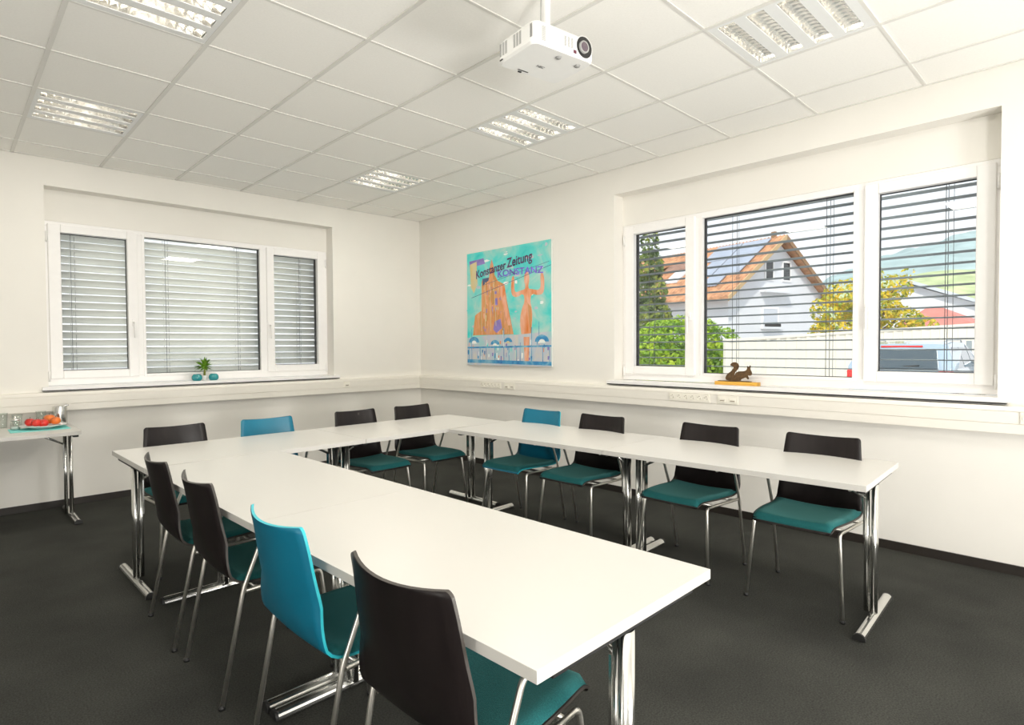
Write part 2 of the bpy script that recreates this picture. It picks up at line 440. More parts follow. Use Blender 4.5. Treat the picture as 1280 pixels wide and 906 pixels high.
socket_plate('network_socket', 'cream double network socket in the trunking below the painting', 'network socket', 1.625, 1.79, 2, 'net')
socket_plate('power_socket_strip', 'cream socket strip at the far right end of the trunking past the big window', 'power sockets', 5.845, 6.2, 6, 'power')
socket_plate('network_socket', 'small cream network socket in the trunking right of the shuttered window', 'network socket', 1.09, 1.17, 1, 'net', False)

# ------------------------------------------------------------------ chairs
def chair(name, label, kind, group=None):
    t = thing(name, label, 'chair', group=group)
    shell_m, edge_m = (M['ply'], M['ply_edge']) if kind == 'black' else (M['blue'], M['blue_edge'])
    # centre-line profile (y, z) from front lip to top of back; +y is the way the chair faces
    base = [(.262, .428), (.256, .440), (.240, .447), (.18, .449), (.08, .447), (-.04, .443), (-.11, .443), (-.157, .453), (-.188, .478), (-.207, .515), (-.223, .56), (-.240, .63), (-.254, .70), (-.268, .78), (-.282, .842)]
    # resample
    P = [Vector((0, a, c)) for a, c in base]
    def cr(p0, p1, p2, p3, t): return .5*((2*p1)+(-p0+p2)*t+(2*p0-5*p1+4*p2-p3)*t*t+(-p0+3*p1-3*p2+p3)*t**3)
    C2 = []
    for i in range(len(P)-1):
        p0 = P[max(i-1, 0)]; p3 = P[min(i+2, len(P)-1)]
        for k in range(4): C2.append(cr(p0, P[i], P[i+1], p3, k/4))
    C2.append(P[-1])
    L = [0]
    for i in range(1, len(C2)): L.append(L[-1]+(C2[i]-C2[i-1]).length)
    tot = L[-1]
    def at(s):
        s = min(max(s, 0), tot)
        for i in range(1, len(L)):
            if L[i] >= s:
                q = (s-L[i-1])/(L[i]-L[i-1]); return C2[i-1].lerp(C2[i], q)
        return C2[-1]
    def tang(s): return (at(s+.004)-at(s-.004)).normalized()
    def halfw(s):
        z = at(s).z; y = at(s).y
        if s < .46: w = .190+.032*math.sin(min(1, s/.30)*PI/2)
        else: w = .222
        if z > .50: w = .222-.034*((z-.50)/.356)
        r = .016
        for d in (s, tot-s):
            if d < r: w -= r-math.sqrt(max(0, r*r-(r-d)**2))
        return w
    def pt(s, v, h=0):
        """v in -1..1 across, h = offset to the sitter's side"""
        p = at(s); tg = tang(s); nrm = Vector((0, -tg.z, tg.y))
        if nrm.z < 0 and p.z < .46: nrm = -nrm
        w = halfw(s)
        k = max(0, min(1, (p.z-.47)/.15)); conc = .042*k*v*v; kt = max(0, (p.z-.70)/.142)
        seatc = (1-k)*(.012*v*v)*(1 if s > .05 else s/.05)
        q = p+Vector((0, conc, seatc+.011*kt*v*v)) + Vector((0, tg.z, -tg.y))*h
        return Vector((w*v, q.y, q.z))
    ss = [tot*0]+[.016*(1-math.cos(PI/2*k/5)) for k in range(1, 6)]
    n = 34; a0, a1 = .016, tot-.016
    ss += [a0+(a1-a0)*k/n for k in range(1, n+1)] + [tot-.016*(1-math.cos(PI/2*k/5)) for k in range(4, -1, -1)]
    NV = 12; th = .0085
    b = MB(); rows = len(ss)
    vs = []
    for sgn in (1, -1):
        for s in ss:
            for j in range(NV+1): vs.append(pt(s, -1+2*j/NV, sgn*th/2))
    N1 = NV+1; off = rows*N1
    fs = []
    for i in range(rows-1):
        for j in range(NV):
            a = i*N1+j; fs.append((a, a+1, a+N1+1, a+N1)); fs.append((off+a, off+a+N1, off+a+N1+1, off+a+1))
    b.add(vs, fs, True); b.cur = 1
    ef = []
    for i in range(rows-1):
        a = i*N1; ef.append((a, a+N1, off+a+N1, off+a)); a = i*N1+NV; ef.append((a, off+a, off+a+N1, a+N1))
    for j in range(NV):
        ef.append((j, off+j, off+j+1, j+1)); a = (rows-1)*N1+j; ef.append((a, a+1, off+a+1, off+a))
    n0 = len(b.v)-len(vs)
    for f in ef: b.f.append([i+n0 for i in f]); b.mi.append(1); b.sm.append(False)
    b.build('seat_shell', [shell_m, edge_m], t)
    # upholstered seat pad
    sp0, sp1 = .010, .435
    b = MB(); rs = 26; cs = 16; vs = []
    for side in (0, 1):
        for i in range(rs+1):
            s = sp0+(sp1-sp0)*i/rs
            for j in range(cs+1):
                v = -1+2*j/cs
                e = min((s-sp0), (sp1-s)*1.2, (1-abs(v))*.2)
                hh = .019*math.sqrt(max(0, 1-(1-min(1, e/.022))**2))+.0052
                vs.append(pt(s, v*.972, hh if side == 0 else .0045))
    N2 = cs+1; of = (rs+1)*N2; fs = []
    for i in range(rs):
        for j in range(cs):
            a = i*N2+j; fs.append((a, a+1, a+N2+1, a+N2)); fs.append((of+a, of+a+N2, of+a+N2+1, of+a+1))
    for i in range(rs): fs.append((i*N2, (i+1)*N2, of+(i+1)*N2, of+i*N2)); fs.append((i*N2+cs, of+i*N2+cs, of+(i+1)*N2+cs, (i+1)*N2+cs))
    for j in range(cs): fs.append((j, of+j, of+j+1, j+1)); a = rs*N2+j; fs.append((a, a+1, of+a+1, of+a))
    b.add(vs, fs, True)
    b.build('seat_pad', M['teal'], t)
    for sx in (-1, 1):
        b = MB(); b.tube(fillet([(sx*.233, .232, .004), (sx*.205, .190, .425), (sx*.232, -.135, .428)], .028), .0085, 12)
        lg = b.build('leg', M['tube'], t)
        MB().lathe([(0, 0), (.0125, 0), (.0125, .008), (.0095, .016), (0, .016)], (sx*.2335, .2325, 0), 14).build('foot_cap', M['black'], lg)
        b = MB(); b.tube(fillet([(sx*.233, -.232, .004), (sx*.236, -.145, .44), (sx*.238, -.068, .628), (sx*.238, .06, .645), (sx*.232, .13, .640)], .03), .0085, 12)
        lg = b.build('leg', M['tube'], t)
        MB().lathe([(0, 0), (.0125, 0), (.0125, .008), (.0095, .016), (0, .016)], (sx*.233, -.2325, 0), 14).build('foot_cap', M['black'], lg)
    b = MB()
    for y, x in ((.12, .207), (-.09, .225)): b.tube([(-x, y, .428), (x, y, .428)], .008, 10)
    b.build('crossbar', M['tube'], t)
    return t
black0 = chair('conference_chair', 'x', 'black'); blue0 = chair('conference_chair', 'x', 'blue')
used = set()
def put(kind, x, y, rz, label, group):
    src = black0 if kind == 'black' else blue0
    if kind not in used: used.add(kind); o = src
    else: o = copy_tree(src)
    o.location = (x, y, 0); o.rotation_euler.z = rz
    tag(o, label, 'chair', group)
    return o
GR, GB, GLf = 'chairs along the wall with the painting', 'chairs along the wall with the shuttered window', 'chairs with their backs to the viewer'
H = PI/2
put('blue', -1.285, -3.055, H+.03, 'turquoise chair nearest the corner on the painting side, teal seat facing out', GR)
put('black', -1.262, -3.63, H+.02, 'black chair right beside the turquoise one on the painting side', GR)
put('black', -1.215, -4.43, H-.02, 'black chair under the right table, in front of the socket strip', GR)
put('black', -1.195, -5.095, H+.02, 'black chair at the right end of the right table, nearest its chrome end leg', GR)
put('black', -3.495, -2.17, PI+.02, 'black chair behind the left corner of the table, grey-looking backrest by the fruit table', GB)
put('blue', -2.885, -2.20, PI-.02, 'turquoise chair standing below the shuttered window, mostly hidden by the table', GB)
put('black', -2.13, -2.20, PI+.04, 'black chair behind the back table, between the turquoise one and the corner chair', GB)
put('black', -1.55, -2.19, PI+.03, 'black chair closest to the room corner, at the end of the back table', GB)
put('black', -3.665, -3.14, -H-.03, 'black chair seen from behind, farthest of the row along the left table', GLf)
put('black', -3.662, -3.73, -H-.02, 'black chair seen from behind, just beyond the turquoise one', GLf)
put('blue', -3.665, -4.485, -H-.0, 'turquoise chair seen from behind at the left table', GLf)
put('black', -3.645, -5.10, -H+.05, 'black chair seen from behind, nearest of all, at the front table corner', GLf)

# ------------------------------------------------------------------ tables
TZ = .735; TH = .028
def table(name, label, L, Wd, x, y, rz, group=None, rnd=0):
    t = thing(name, label, 'table', (x, y, 0), rz, group)
    b = MB()
    if rnd:
        pts = []
        for cx, cy, a0 in ((L/2-rnd, Wd/2-rnd, 0), (-L/2+rnd, Wd/2-rnd, PI/2), (-L/2+rnd, -Wd/2+rnd, PI), (L/2-rnd, -Wd/2+rnd, 1.5*PI)):
            for k in range(7):
                a = a0+PI/2*k/6; pts.append((cx+rnd*math.cos(a), cy+rnd*math.sin(a)))
        b.prism(pts, TZ-TH, TZ)
    else: b.box((-L/2, -Wd/2, TZ-TH), (L/2, Wd/2, TZ))
    b.build('tabletop', M['top'], t, bevel=.0008)
    for sx in (-1, 1):
        X = sx*(L/2-.035)
        # end frame: upright > stay, bracket; foot > end caps
        b = MB(); b.tube([(X, 0, .03), (X, 0, TZ-TH-.03)], .027, 20, sx=.55, upv=(1, 0, 0))
        b.tube([(X-sx*.035, .012, .03), (X-sx*.035, .012, TZ-TH-.03)], .013, 12)
        po = b.build('upright', M['chrome'], t)
        b = MB(); b.tube([(X-sx*.045, .012, .60), (X-sx*.22, .012, TZ-TH-.012)], .008, 10)
        b.box((X-sx*.05, -.004, .40), (X-sx*.042, .028, .60))
        b.build('folding_stay', M['steel'], po)
        b = MB(); n = 10; r = .026; fl = .305
        pts = [(r*math.cos(PI*k/n), .010+r*1.05*math.sin(PI*k/n)) for k in range(n+1)]
        pts = [(X+p, q) for p, q in pts]
        pts += [(X-r, .006), (X+r, .006)]
        b.prism(pts, -fl, fl, 'y')
        for i in range(len(b.f)): b.sm[i] = False
        fo = b.build('foot', M['chrome'], t)
        for sy in (-1, 1):
            MB().prism([((p-X)*1.04+X, q*1.03) for p, q in pts], sy*fl, sy*(fl+.012), 'y').build('end_cap', M['black'], fo)
            MB().box((X-.018, sy*(fl-.05), 0), (X+.018, sy*(fl-.02), .008)).build('glide', M['black'], fo)
        b = MB(); b.box((X-.018, -Wd/2+.07, TZ-TH-.024), (X+.018, Wd/2-.07, TZ-TH-.0005))
        b.build('crossbeam', M['black'], t, bevel=.003)
    b = MB(); b.box((-L/2+.2, -.012, TZ-TH-.03), (L/2-.2, .012, TZ-TH-.0005)).build('underframe_rail', M['black'], t)
    return t
TG = 'white folding tables set in a horseshoe'
al = .0536   # the right-hand run of tables stands slightly askew
# right run: inner back corner (-1.773,-2.72), going towards the viewer
ux = Vector((math.sin(al), -math.cos(al), 0)); px = Vector((math.cos(al), math.sin(al), 0))
o = Vector((-1.773, -2.745, 0))
for k, lb in enumerate(['white folding table in the right row, its rear end touching the back row', 'white folding table at the front right, its end leg standing free']):
    c = o+ux*(.683+1.37*k)+px*.372
    table('conference_table', lb, 1.368, .744, c.x, c.y, -H+al, TG)
be = -.021
uy = Vector((math.sin(-be), -math.cos(be), 0)); pl = Vector((math.cos(be), -math.sin(be)*-1*-1, 0))
o = Vector((-3.872, -2.755, 0)); be = .0225
ul = Vector((math.sin(be), -math.cos(be), 0)); pl = Vector((math.cos(be), math.sin(be), 0))
for k, lb in enumerate(['white folding table in the left row, behind the two black chairs', 'white folding table nearest the viewer, corner pointing forward']):
    c = o+ul*(.681+1.364*k)+pl*.374
    table('conference_table', lb, 1.362, .748, c.x, c.y, -H+be, TG)
for k, lb in enumerate(['white folding table in the back row at its left corner, near the fruit table', 'white folding table in the back row, at the room corner end']):
    a = .012; c = Vector((-3.872, -2.745, 0))+Vector((math.cos(a), math.sin(a), 0))*(.684+1.371*k)+Vector((-math.sin(a), math.cos(a), 0))*.375
    table('conference_table', lb, 1.368, .744, c.x, c.y, a, TG)
SX0, SX1 = -5.25, -3.855
table('side_table', 'white side table against the left wall carrying the fruit plate', SX1-SX0, .72, (SX0+SX1)/2, -.44, 0, rnd=.06)

# ------------------------------------------------------------------ things on the side table
z = TZ+.0005
tag(MB().box((-4.28, -.56, z), (-3.90, -.30, z+.003)).build('placemat', M['matc'], bevel=.001), 'turquoise placemat under the plate of apples', 'placemat')
PC = (-4.06, -.40)
pt_ = thing('fruit_plate', 'white round plate filled with red apples on the side table', 'plate', (PC[0], PC[1], z+.0035))
MB().lathe([(0, 0), (.07, 0), (.075, .006), (.13, .020), (.155, .026), (.154, .030), (.128, .025), (.07, .010), (0, .009)], n=40).build('dish', M['porc'], pt_)
rnd = random.Random(4)
APL = ['red apple at the left end of the plate', 'red apple in the middle of the plate, front', 'orange-red apple at the right end of the plate', 'red apple behind the middle one on the plate', 'yellow-red apple peeping over the back of the plate', 'dark red apple between the left and middle ones on the plate']
APP = [(-.085, .0, .036), (-.005, -.045, .036), (.08, -.005, .036), (-.03, .04, .034), (.045, .055, .045), (-.05, -.05, .034)]
for k, (ax, ay, r) in enumerate(APP):
    mt = M['apple'] if k in (0, 1, 3, 5) else M['apple_y']
    prof = []
    for i in range(15):
        t_ = PI*i/14; prof.append((r*math.sin(t_)*(1+.06*math.cos(t_)), r*.92*(-math.cos(t_)) - (.012*math.exp(-((i-14)/1.6)**2)) + (.006*math.exp(-(i/1.6)**2))))
    a = MB().lathe(prof, n=20).build('apple', mt, loc=(PC[0]+ax, PC[1]+ay, z+.0035+.010+r*.92+.004+(.008 if math.hypot(ax, ay) > .07 else 0)))
    tag(a, APL[k], 'apple', 'apples on the plate')
    MB().tube([(0, 0, r*.75), (.003, .002, r*1.12)], .0015, 6).build('stalk', M['bark'], a)
jg = thing('steel_jug', 'cylindrical brushed steel jug at the end of the side table behind the apples', 'jug', (-3.925, -.20, z))
MB().lathe([(0, 0), (.049, 0), (.051, .006), (.051, .150), (.049, .156), (.042, .158), (0, .158)], n=36).build('body', M['steel'], jg)
MB().box((.03, -.008, .155), (.060, .008, .166)).build('lid_tab', M['steel'], jg, bevel=.002)
def tumbler(x, y, r, h, label):
    t = thing('drinking_glass', label, 'glass', (x, y, z), 0, 'glasses on the side table')
    MB().lathe([(0, 0), (r*.8, 0), (r*.82, .003), (r, h), (r*.95, h), (r*.77, .008), (0, .008)], n=24).build('bowl', M['drink'], t)
tumbler(-4.21, -.20, .036, .11, 'clear drinking glass left of the apples, nearest the plate')
tumbler(-4.05, -.15, .036, .12, 'clear drinking glass standing behind the apples')
tumbler(-4.30, -.12, .036, .12, 'clear drinking glass at the left, closest to the wall')
cr = thing('sugar_jar', 'small glass jar of white sugar with metal lid left of the apples', 'jar', (-4.235, -.36, z))
MB().lathe([(0, 0), (.030, 0), (.032, .004), (.032, .06), (.028, .072), (.026, .072), (.029, .058), (.029, .006), (0, .006)], n=24).build('jar', M['drink'], cr)
MB().lathe([(0, .007), (.028, .007), (.028, .028), (0, .032)], n=20).build('sugar', M['porc'], cr)
MB().lathe([(0, .073), (.03, .073), (.031, .078), (.026, .088), (.006, .095), (.006, .108), (0, .11)], n=24).build('lid', M['steel'], cr)

# ------------------------------------------------------------------ things on the window sills
zs = 1.0475
def vase(x, y, r, label):
    t = thing('glass_vase', label, 'vase', (x, y, zs), 0, 'teal vases on the sill')
    MB().lathe([(0, 0), (r*.62, 0), (r*.78, .004), (r*.98, .018), (r, .032), (r*.92, .050), (r*.66, .064), (r*.6, .066), (r*.56, .063), (r*.86, .046), (r*.9, .030), (r*.6, .008), (0, .008)], n=28).build('bowl', M['vase'], t)
    return t
VY = -.003
vase(-2.775, VY, .050, 'squat teal glass vase left of the pair on the sill, the plant rising behind it')
vase(-2.615, VY, .048, 'squat teal glass vase right of the plant on the sill')
plant = thing('potted_plant', 'small bushy green plant on a yellow-green stem on the sill', 'plant', (-2.69, .04, zs))
MB().lathe([(0, 0), (.022, 0), (.030, .05), (.027, .05), (.021, .004), (0, .004)], n=20).build('pot', M['porc'], plant)
MB().lathe([(0, .045), (.027, .045)], n=16).build('soil', M['bark'], plant)
MB().tube([(0, 0, .04), (.004, 0, .09), (0, 0, .15)], [.012, .010, .008], 10).build('stem', M['stem'], plant)
rnd = random.Random(7); b = MB()
for k in range(130):
    a = rnd.uniform(0, 2*PI); el = rnd.uniform(-.35, 1.45); Ln = rnd.uniform(.07, .12); w = rnd.uniform(.009, .014)
    d = Vector((math.cos(a)*math.cos(el), math.sin(a)*math.cos(el)*.5, math.sin(el))); s0 = Vector((0, 0, .12+.03*rnd.random()))
    sd = d.cross(Vector((0, 0, 1))); sd = sd.normalized() if sd.length > .01 else Vector((1, 0, 0))
    p1 = s0+d*Ln*.5+Vector((0, 0, .008)); p2 = s0+d*Ln-Vector((0, 0, .012))
    b.add([s0, p1+sd*w, p2, p1-sd*w], [(0, 1, 2, 3)])
b.build('foliage', M['leaf'], plant)

# squirrel silhouette: cut steel plate on a foot, on a wooden block
blk = tag(MB().box((-.03, -.172, 0), (.03, .172, .028)).build('wooden_block', M['wood'], loc=(.05, -4.155, zs), bevel=.002), 'long honey-coloured wooden block on the sill carrying the squirrel', 'wooden block')
sq = thing('squirrel_figure', 'flat rusty metal squirrel silhouette standing on a wooden block on the sill', 'figurine', (.05, -4.155, zs+.0285), -H)
out_ = [(.435, .475), (.40, .44), (.43, .36), (.50, .31), (.54, .25), (.53, .22), (.48, .21), (.50, .165), (.55, .145), (.60, .16), (.63, .21), (.61, .27), (.555, .335), (.545, .40), (.575, .33), (.63, .305), (.70, .305), (.745, .285), (.755, .25), (.752, .20), (.778, .24), (.80, .195), (.812, .215), (.800, .265), (.83, .32), (.828, .365), (.80, .38), (.765, .37), (.77, .395), (.785, .43), (.765, .445), (.735, .405), (.70, .425), (.655, .445), (.66, .47), (.60, .475)]
def sm(pts, it=2):
    for _ in range(it):
        o_ = []
        for i in range(len(pts)):
            a, b_ = pts[i], pts[(i+1) % len(pts)]
            o_ += [(a[0]*.75+b_[0]*.25, a[1]*.75+b_[1]*.25), (a[0]*.25+b_[0]*.75, a[1]*.25+b_[1]*.75)]
        pts = o_
    return pts
# photo fractions -> metres: full width .25..0.90 = 0.345 m wide block
S_ = .345/.69
pp = [((q[0]-.595)*S_, (.487-q[1])*.46) for q in sm(out_, 1)]
MB().prism(pp, -.003, .003, 'y').build('silhouette', M['rust'], sq)
MB().box((-.150, -.02, -.0003), (.108, .02, .005)).build('foot_plate', M['rust'], sq)

# ------------------------------------------------------------------ painting
P0, P1_, PZ0, PZ1 = -.972, -2.279, 1.157, 2.466
PW, PHh = P0-P1_, PZ1-PZ0
pic = thing('painting', 'square turquoise canvas with orange tower and figure, lettered Konstanzer Zeitung', 'painting', (0, P0, PZ0), -H)
MB().box((0, -.028, 0), (PW, -.002, PHh)).build('canvas', mat('canvas_side', (.70, .72, .68), .8), pic, bevel=.002)
def paint(name, cols, scale=6, detail=6, stretch=(1, 1, 1), pos=(.3, .7)):
    mt, nt, b = new_mat(name); b.inputs['Roughness'].default_value = .65
    tc = nt.nodes.new('ShaderNodeTexCoord'); mp = nt.nodes.new('ShaderNodeMapping'); mp.inputs['Scale'].default_value = stretch
    nz = nt.nodes.new('ShaderNodeTexNoise'); nz.inputs['Scale'].default_value = scale; nz.inputs['Detail'].default_value = detail; nz.inputs['Distortion'].default_value = .6
    rp = nt.nodes.new('ShaderNodeValToRGB'); el = rp.color_ramp.elements
    n = len(cols); el[0].position = pos[0]; el[0].color = (*cols[0], 1); el[1].position = pos[1]; el[1].color = (*cols[-1], 1)
    for k in range(1, n-1):
        e = el.new(pos[0]+(pos[1]-pos[0])*k/(n-1)); e.color = (*cols[k], 1)
    nt.links.new(tc.outputs['Object'], mp.inputs['Vector']); nt.links.new(mp.outputs['Vector'], nz.inputs['Vector'])
    nt.links.new(nz.outputs['Fac'], rp.inputs['Fac']); nt.links.new(rp.outputs['Color'], b.inputs['Base Color'])
    return mt
pm = [paint('paint_turquoise', [(.03, .58, .56), (.10, .66, .62), (.28, .66, .60), (.52, .68, .60)], 4),
      paint('paint_orange', [(.45, .30, .10), (.62, .27, .09), (.72, .34, .14), (.60, .30, .22)], 9, stretch=(2.5, 1, .5)),
      paint('paint_figure', [(.72, .20, .03), (.80, .36, .20), (.84, .50, .38)], 7, stretch=(2, 1, .6)),
      paint('paint_blue', [(.02, .14, .42), (.05, .30, .55), (.25, .50, .62)], 9),
      paint('paint_haze', [(.35, .62, .62), (.52, .55, .62), (.62, .60, .55)], 7, stretch=(1.5, 1, .7)),
      paint('paint_violet', [(.22, .16, .42), (.30, .24, .60)], 9),
      paint('paint_sand', [(.70, .52, .22), (.60, .60, .42)], 6),
      paint('paint_line', [(.05, .08, .16), (.10, .14, .26)], 9),
      paint('paint_white', [(.75, .85, .82), (.9, .9, .85)], 9)]
b = MB()
def shape(pts, mi, lay):
    b.cur = mi
    vs = [(u*PW, -.0285-.0003*lay, (1-v)*PHh) for u, v in pts]
    b.add(vs, [tuple(range(len(vs)))])
def line(u0, v0, u1, v1, w, mi, lay):
    d = Vector((u1-u0, v1-v0)); n_ = Vector((-d.y, d.x)).normalized()*w/2
    shape([(u0+n_.x, v0+n_.y), (u1+n_.x, v1+n_.y), (u1-n_.x, v1-n_.y), (u0-n_.x, v0-n_.y)], mi, lay)
shape([(.0, .0), (1, 0), (1, 1), (0, 1)], 0, 0)
rnd = random.Random(11)
for k in range(46):   # loose brush marks in the sky
    u, v = rnd.uniform(.02, .95), rnd.uniform(.02, .72); r1, r2 = rnd.uniform(.01, .05), rnd.uniform(.006, .02)
    shape([(u+r1*math.cos(a*PI/4)*rnd.uniform(.6, 1.1), v+r2*math.sin(a*PI/4)*rnd.uniform(.6, 1.2)) for a in range(8)], rnd.choice([8, 4, 0, 4]), .3)
shape([(.04, .10), (.13, .08), (.14, .28), (.09, .36), (.05, .30)], 6, .6)
shape([(.03, .07), (.22, .06), (.24, .11), (.04, .13)], 5, .5)
# tower: broad body with buttress and a spire
shape([(.075, .735), (.105, .56), (.13, .545), (.19, .52), (.195, .27), (.205, .24), (.29, .235), (.305, .13), (.325, .08), (.345, .13), (.36, .22), (.40, .275), (.48, .31), (.51, .46), (.56, .64), (.585, .735)], 1, 1)
shape([(.40, .31), (.48, .32), (.505, .46), (.555, .66), (.52, .66), (.45, .46)], 2, 2)
shape([(.36, .62), (.43, .60), (.45, .68), (.38, .72), (.34, .69)], 5, 2.3)
for k in range(90):
    v = rnd.uniform(.28, .71); ul = .195 if v < .53 else .105-(v-.56)*.15; ur = .48+max(0, v-.31)*.24
    u = rnd.uniform(ul+.02, ur-.03); w_, h_ = rnd.uniform(.004, .014), rnd.uniform(.012, .06)
    if v+h_ > .73: continue
    shape([(u, v), (u+w_, v+.005), (u+w_*.7, v+h_), (u-w_*.2, v+h_*.9)], rnd.choice([2, 2, 6, 5, 1, 2]), 1.2+k*.008)
for k in range(60):
    u, v = rnd.uniform(.0, .97), rnd.uniform(.76, .95); w_, h_ = rnd.uniform(.006, .02), rnd.uniform(.02, .05)
    shape([(u, v), (u+w_, v), (u+w_*.8, v+h_), (u, v+h_)], rnd.choice([3, 8, 0, 5, 2, 4]), 4.05+k*.002)
for u0, v0, u1, v1 in ((.36, .36, .385, .385), (.365, .42, .395, .48)):
    shape([(u0, v0), (u1, v0), (u1, v1), (u0, v1)], 5, 2.5)
for u0, v0, u1, v1 in ((.195, .28, .19, .7), (.35, .26, .375, .66), (.30, .3, .31, .7), (.24, .27, .24, .66)): line(u0, v0, u1, v1, .006, 6, 2.6)
shape([(.205, .24), (.29, .236), (.285, .26), (.21, .30)], 7, 2.4)
# generic standing figure with raised arms
fig = [(.70, .40), (.63, .43), (.575, .42), (.558, .37), (.562, .28), (.585, .24), (.60, .28), (.595, .36), (.61, .39), (.68, .375), (.715, .37), (.722, .345), (.708, .30), (.712, .25), (.738, .215), (.764, .25), (.768, .30), (.754, .345), (.762, .37), (.80, .375), (.87, .39), (.89, .36), (.885, .28), (.90, .24), (.925, .28), (.93, .37), (.915, .42), (.86, .43), (.79, .41), (.775, .47), (.79, .52), (.80, .60), (.785, .72), (.765, .82), (.70, .82), (.665, .70), (.66, .60), (.685, .52), (.715, .47)]
b.cur = 2
vs = [(u*PW, -.0285-.0003*3, (1-v)*PHh) for u, v in sm(fig, 1)]
b.add(vs, [tuple(range(len(vs)))])
shape([(.745, .48), (.785, .52), (.795, .62), (.775, .74), (.755, .60)], 1, 3.4)
# foreground: railing, blue boats, hazy band
shape([(0, .76), (.3, .735), (.62, .74), (1, .72), (1, 1), (0, 1)], 4, 4)
shape([(.70, .76), (.765, .76), (.755, .96), (.71, .96)], 2, 4.3)
for cx, cy, rr in ((.09, .80, .07), (.36, .82, .055), (.52, .80, .05), (.90, .80, .075)):
    shape([(cx+rr*math.cos(PI*k/8), cy-rr*.75*math.sin(PI*k/8)) for k in range(9)], 3, 4.6)
    shape([(cx+rr*.5*math.cos(PI*k/8), cy+.01-rr*.4*math.sin(PI*k/8)) for k in range(9)], 8 if rr > .052 else 6, 4.8)
line(0, .845, 1, .835, .014, 3, 5); line(0, .965, 1, .975, .03, 3, 5)
for k, u in enumerate((.02, .06, .17, .25, .36, .47, .53, .62, .66, .79, .91, .98)): line(u, .68 if k % 4 == 1 else .84, u, .97, .007, 3, 5.2)
line(.87, .64, .87, .80, .005, 3, 5.2); line(.46, .70, .47, .84, .006, 8, 5.3)
line(.06, .40, 1, .20, .004, 7, 5.5); line(.2, .30, .98, .17, .003, 7, 5.5)
line(.42, .25, .62, .21, .004, 7, 5.5)
b.build('picture', pm, pic)
def lettering(txt, size, u, v, ang, mt, name='lettering', shear=0, parent=pic, lay=.0312, face='-y', ext=.0004, bold=0.0, sxx=1.0):
    cu = bpy.data.curves.new('t', 'FONT'); cu.body = txt; cu.size = size; cu.extrude = ext; cu.shear = shear; cu.offset = bold
    to = bpy.data.objects.new('t', cu); C.objects.link(to)
    dg = bpy.context.evaluated_depsgraph_get(); me = bpy.data.meshes.new_from_object(to.evaluated_get(dg))
    bpy.data.objects.remove(to)
    o = bpy.data.objects.new(name, me); C.objects.link(o); me.materials.clear(); me.materials.append(mt); o.parent = parent
    return o
ink = mat('dark_ink', (.10, .035, .12), .6, var=.5, scale=20); vio = mat('violet_ink', (.20, .14, .62), .6, var=.4, scale=14)
def bent_text(txt, u0, u1, vfun, hgt, mt, bold, shear=0):
    o = lettering(txt, 1, 0, 0, 0, mt, bold=bold, shear=shear)
    me = o.data; xs_ = [v.co.x for v in me.vertices]; x0, x1 = min(xs_), max(xs_)
    for v in me.vertices:
        q = (v.co.x-x0)/(x1-x0); u = u0+(u1-u0)*q
        v.co = Vector((u*PW, -.0312-(.0005 if v.co.z > 0 else 0), (1-vfun(q))*PHh+v.co.y*hgt))
    return o
bent_text('Konstanzer', .125, .50, lambda q: .235-.055*q-.02*q*(1-q), .13, ink, .018)
bent_text('Zeitung', .51, .80, lambda q: .175-.035*q, .145, ink, .018)
bent_text('KONSTANZ', .40, .92, lambda q: .245+.01*q-.03*q*(1-q), .10, vio, .02)

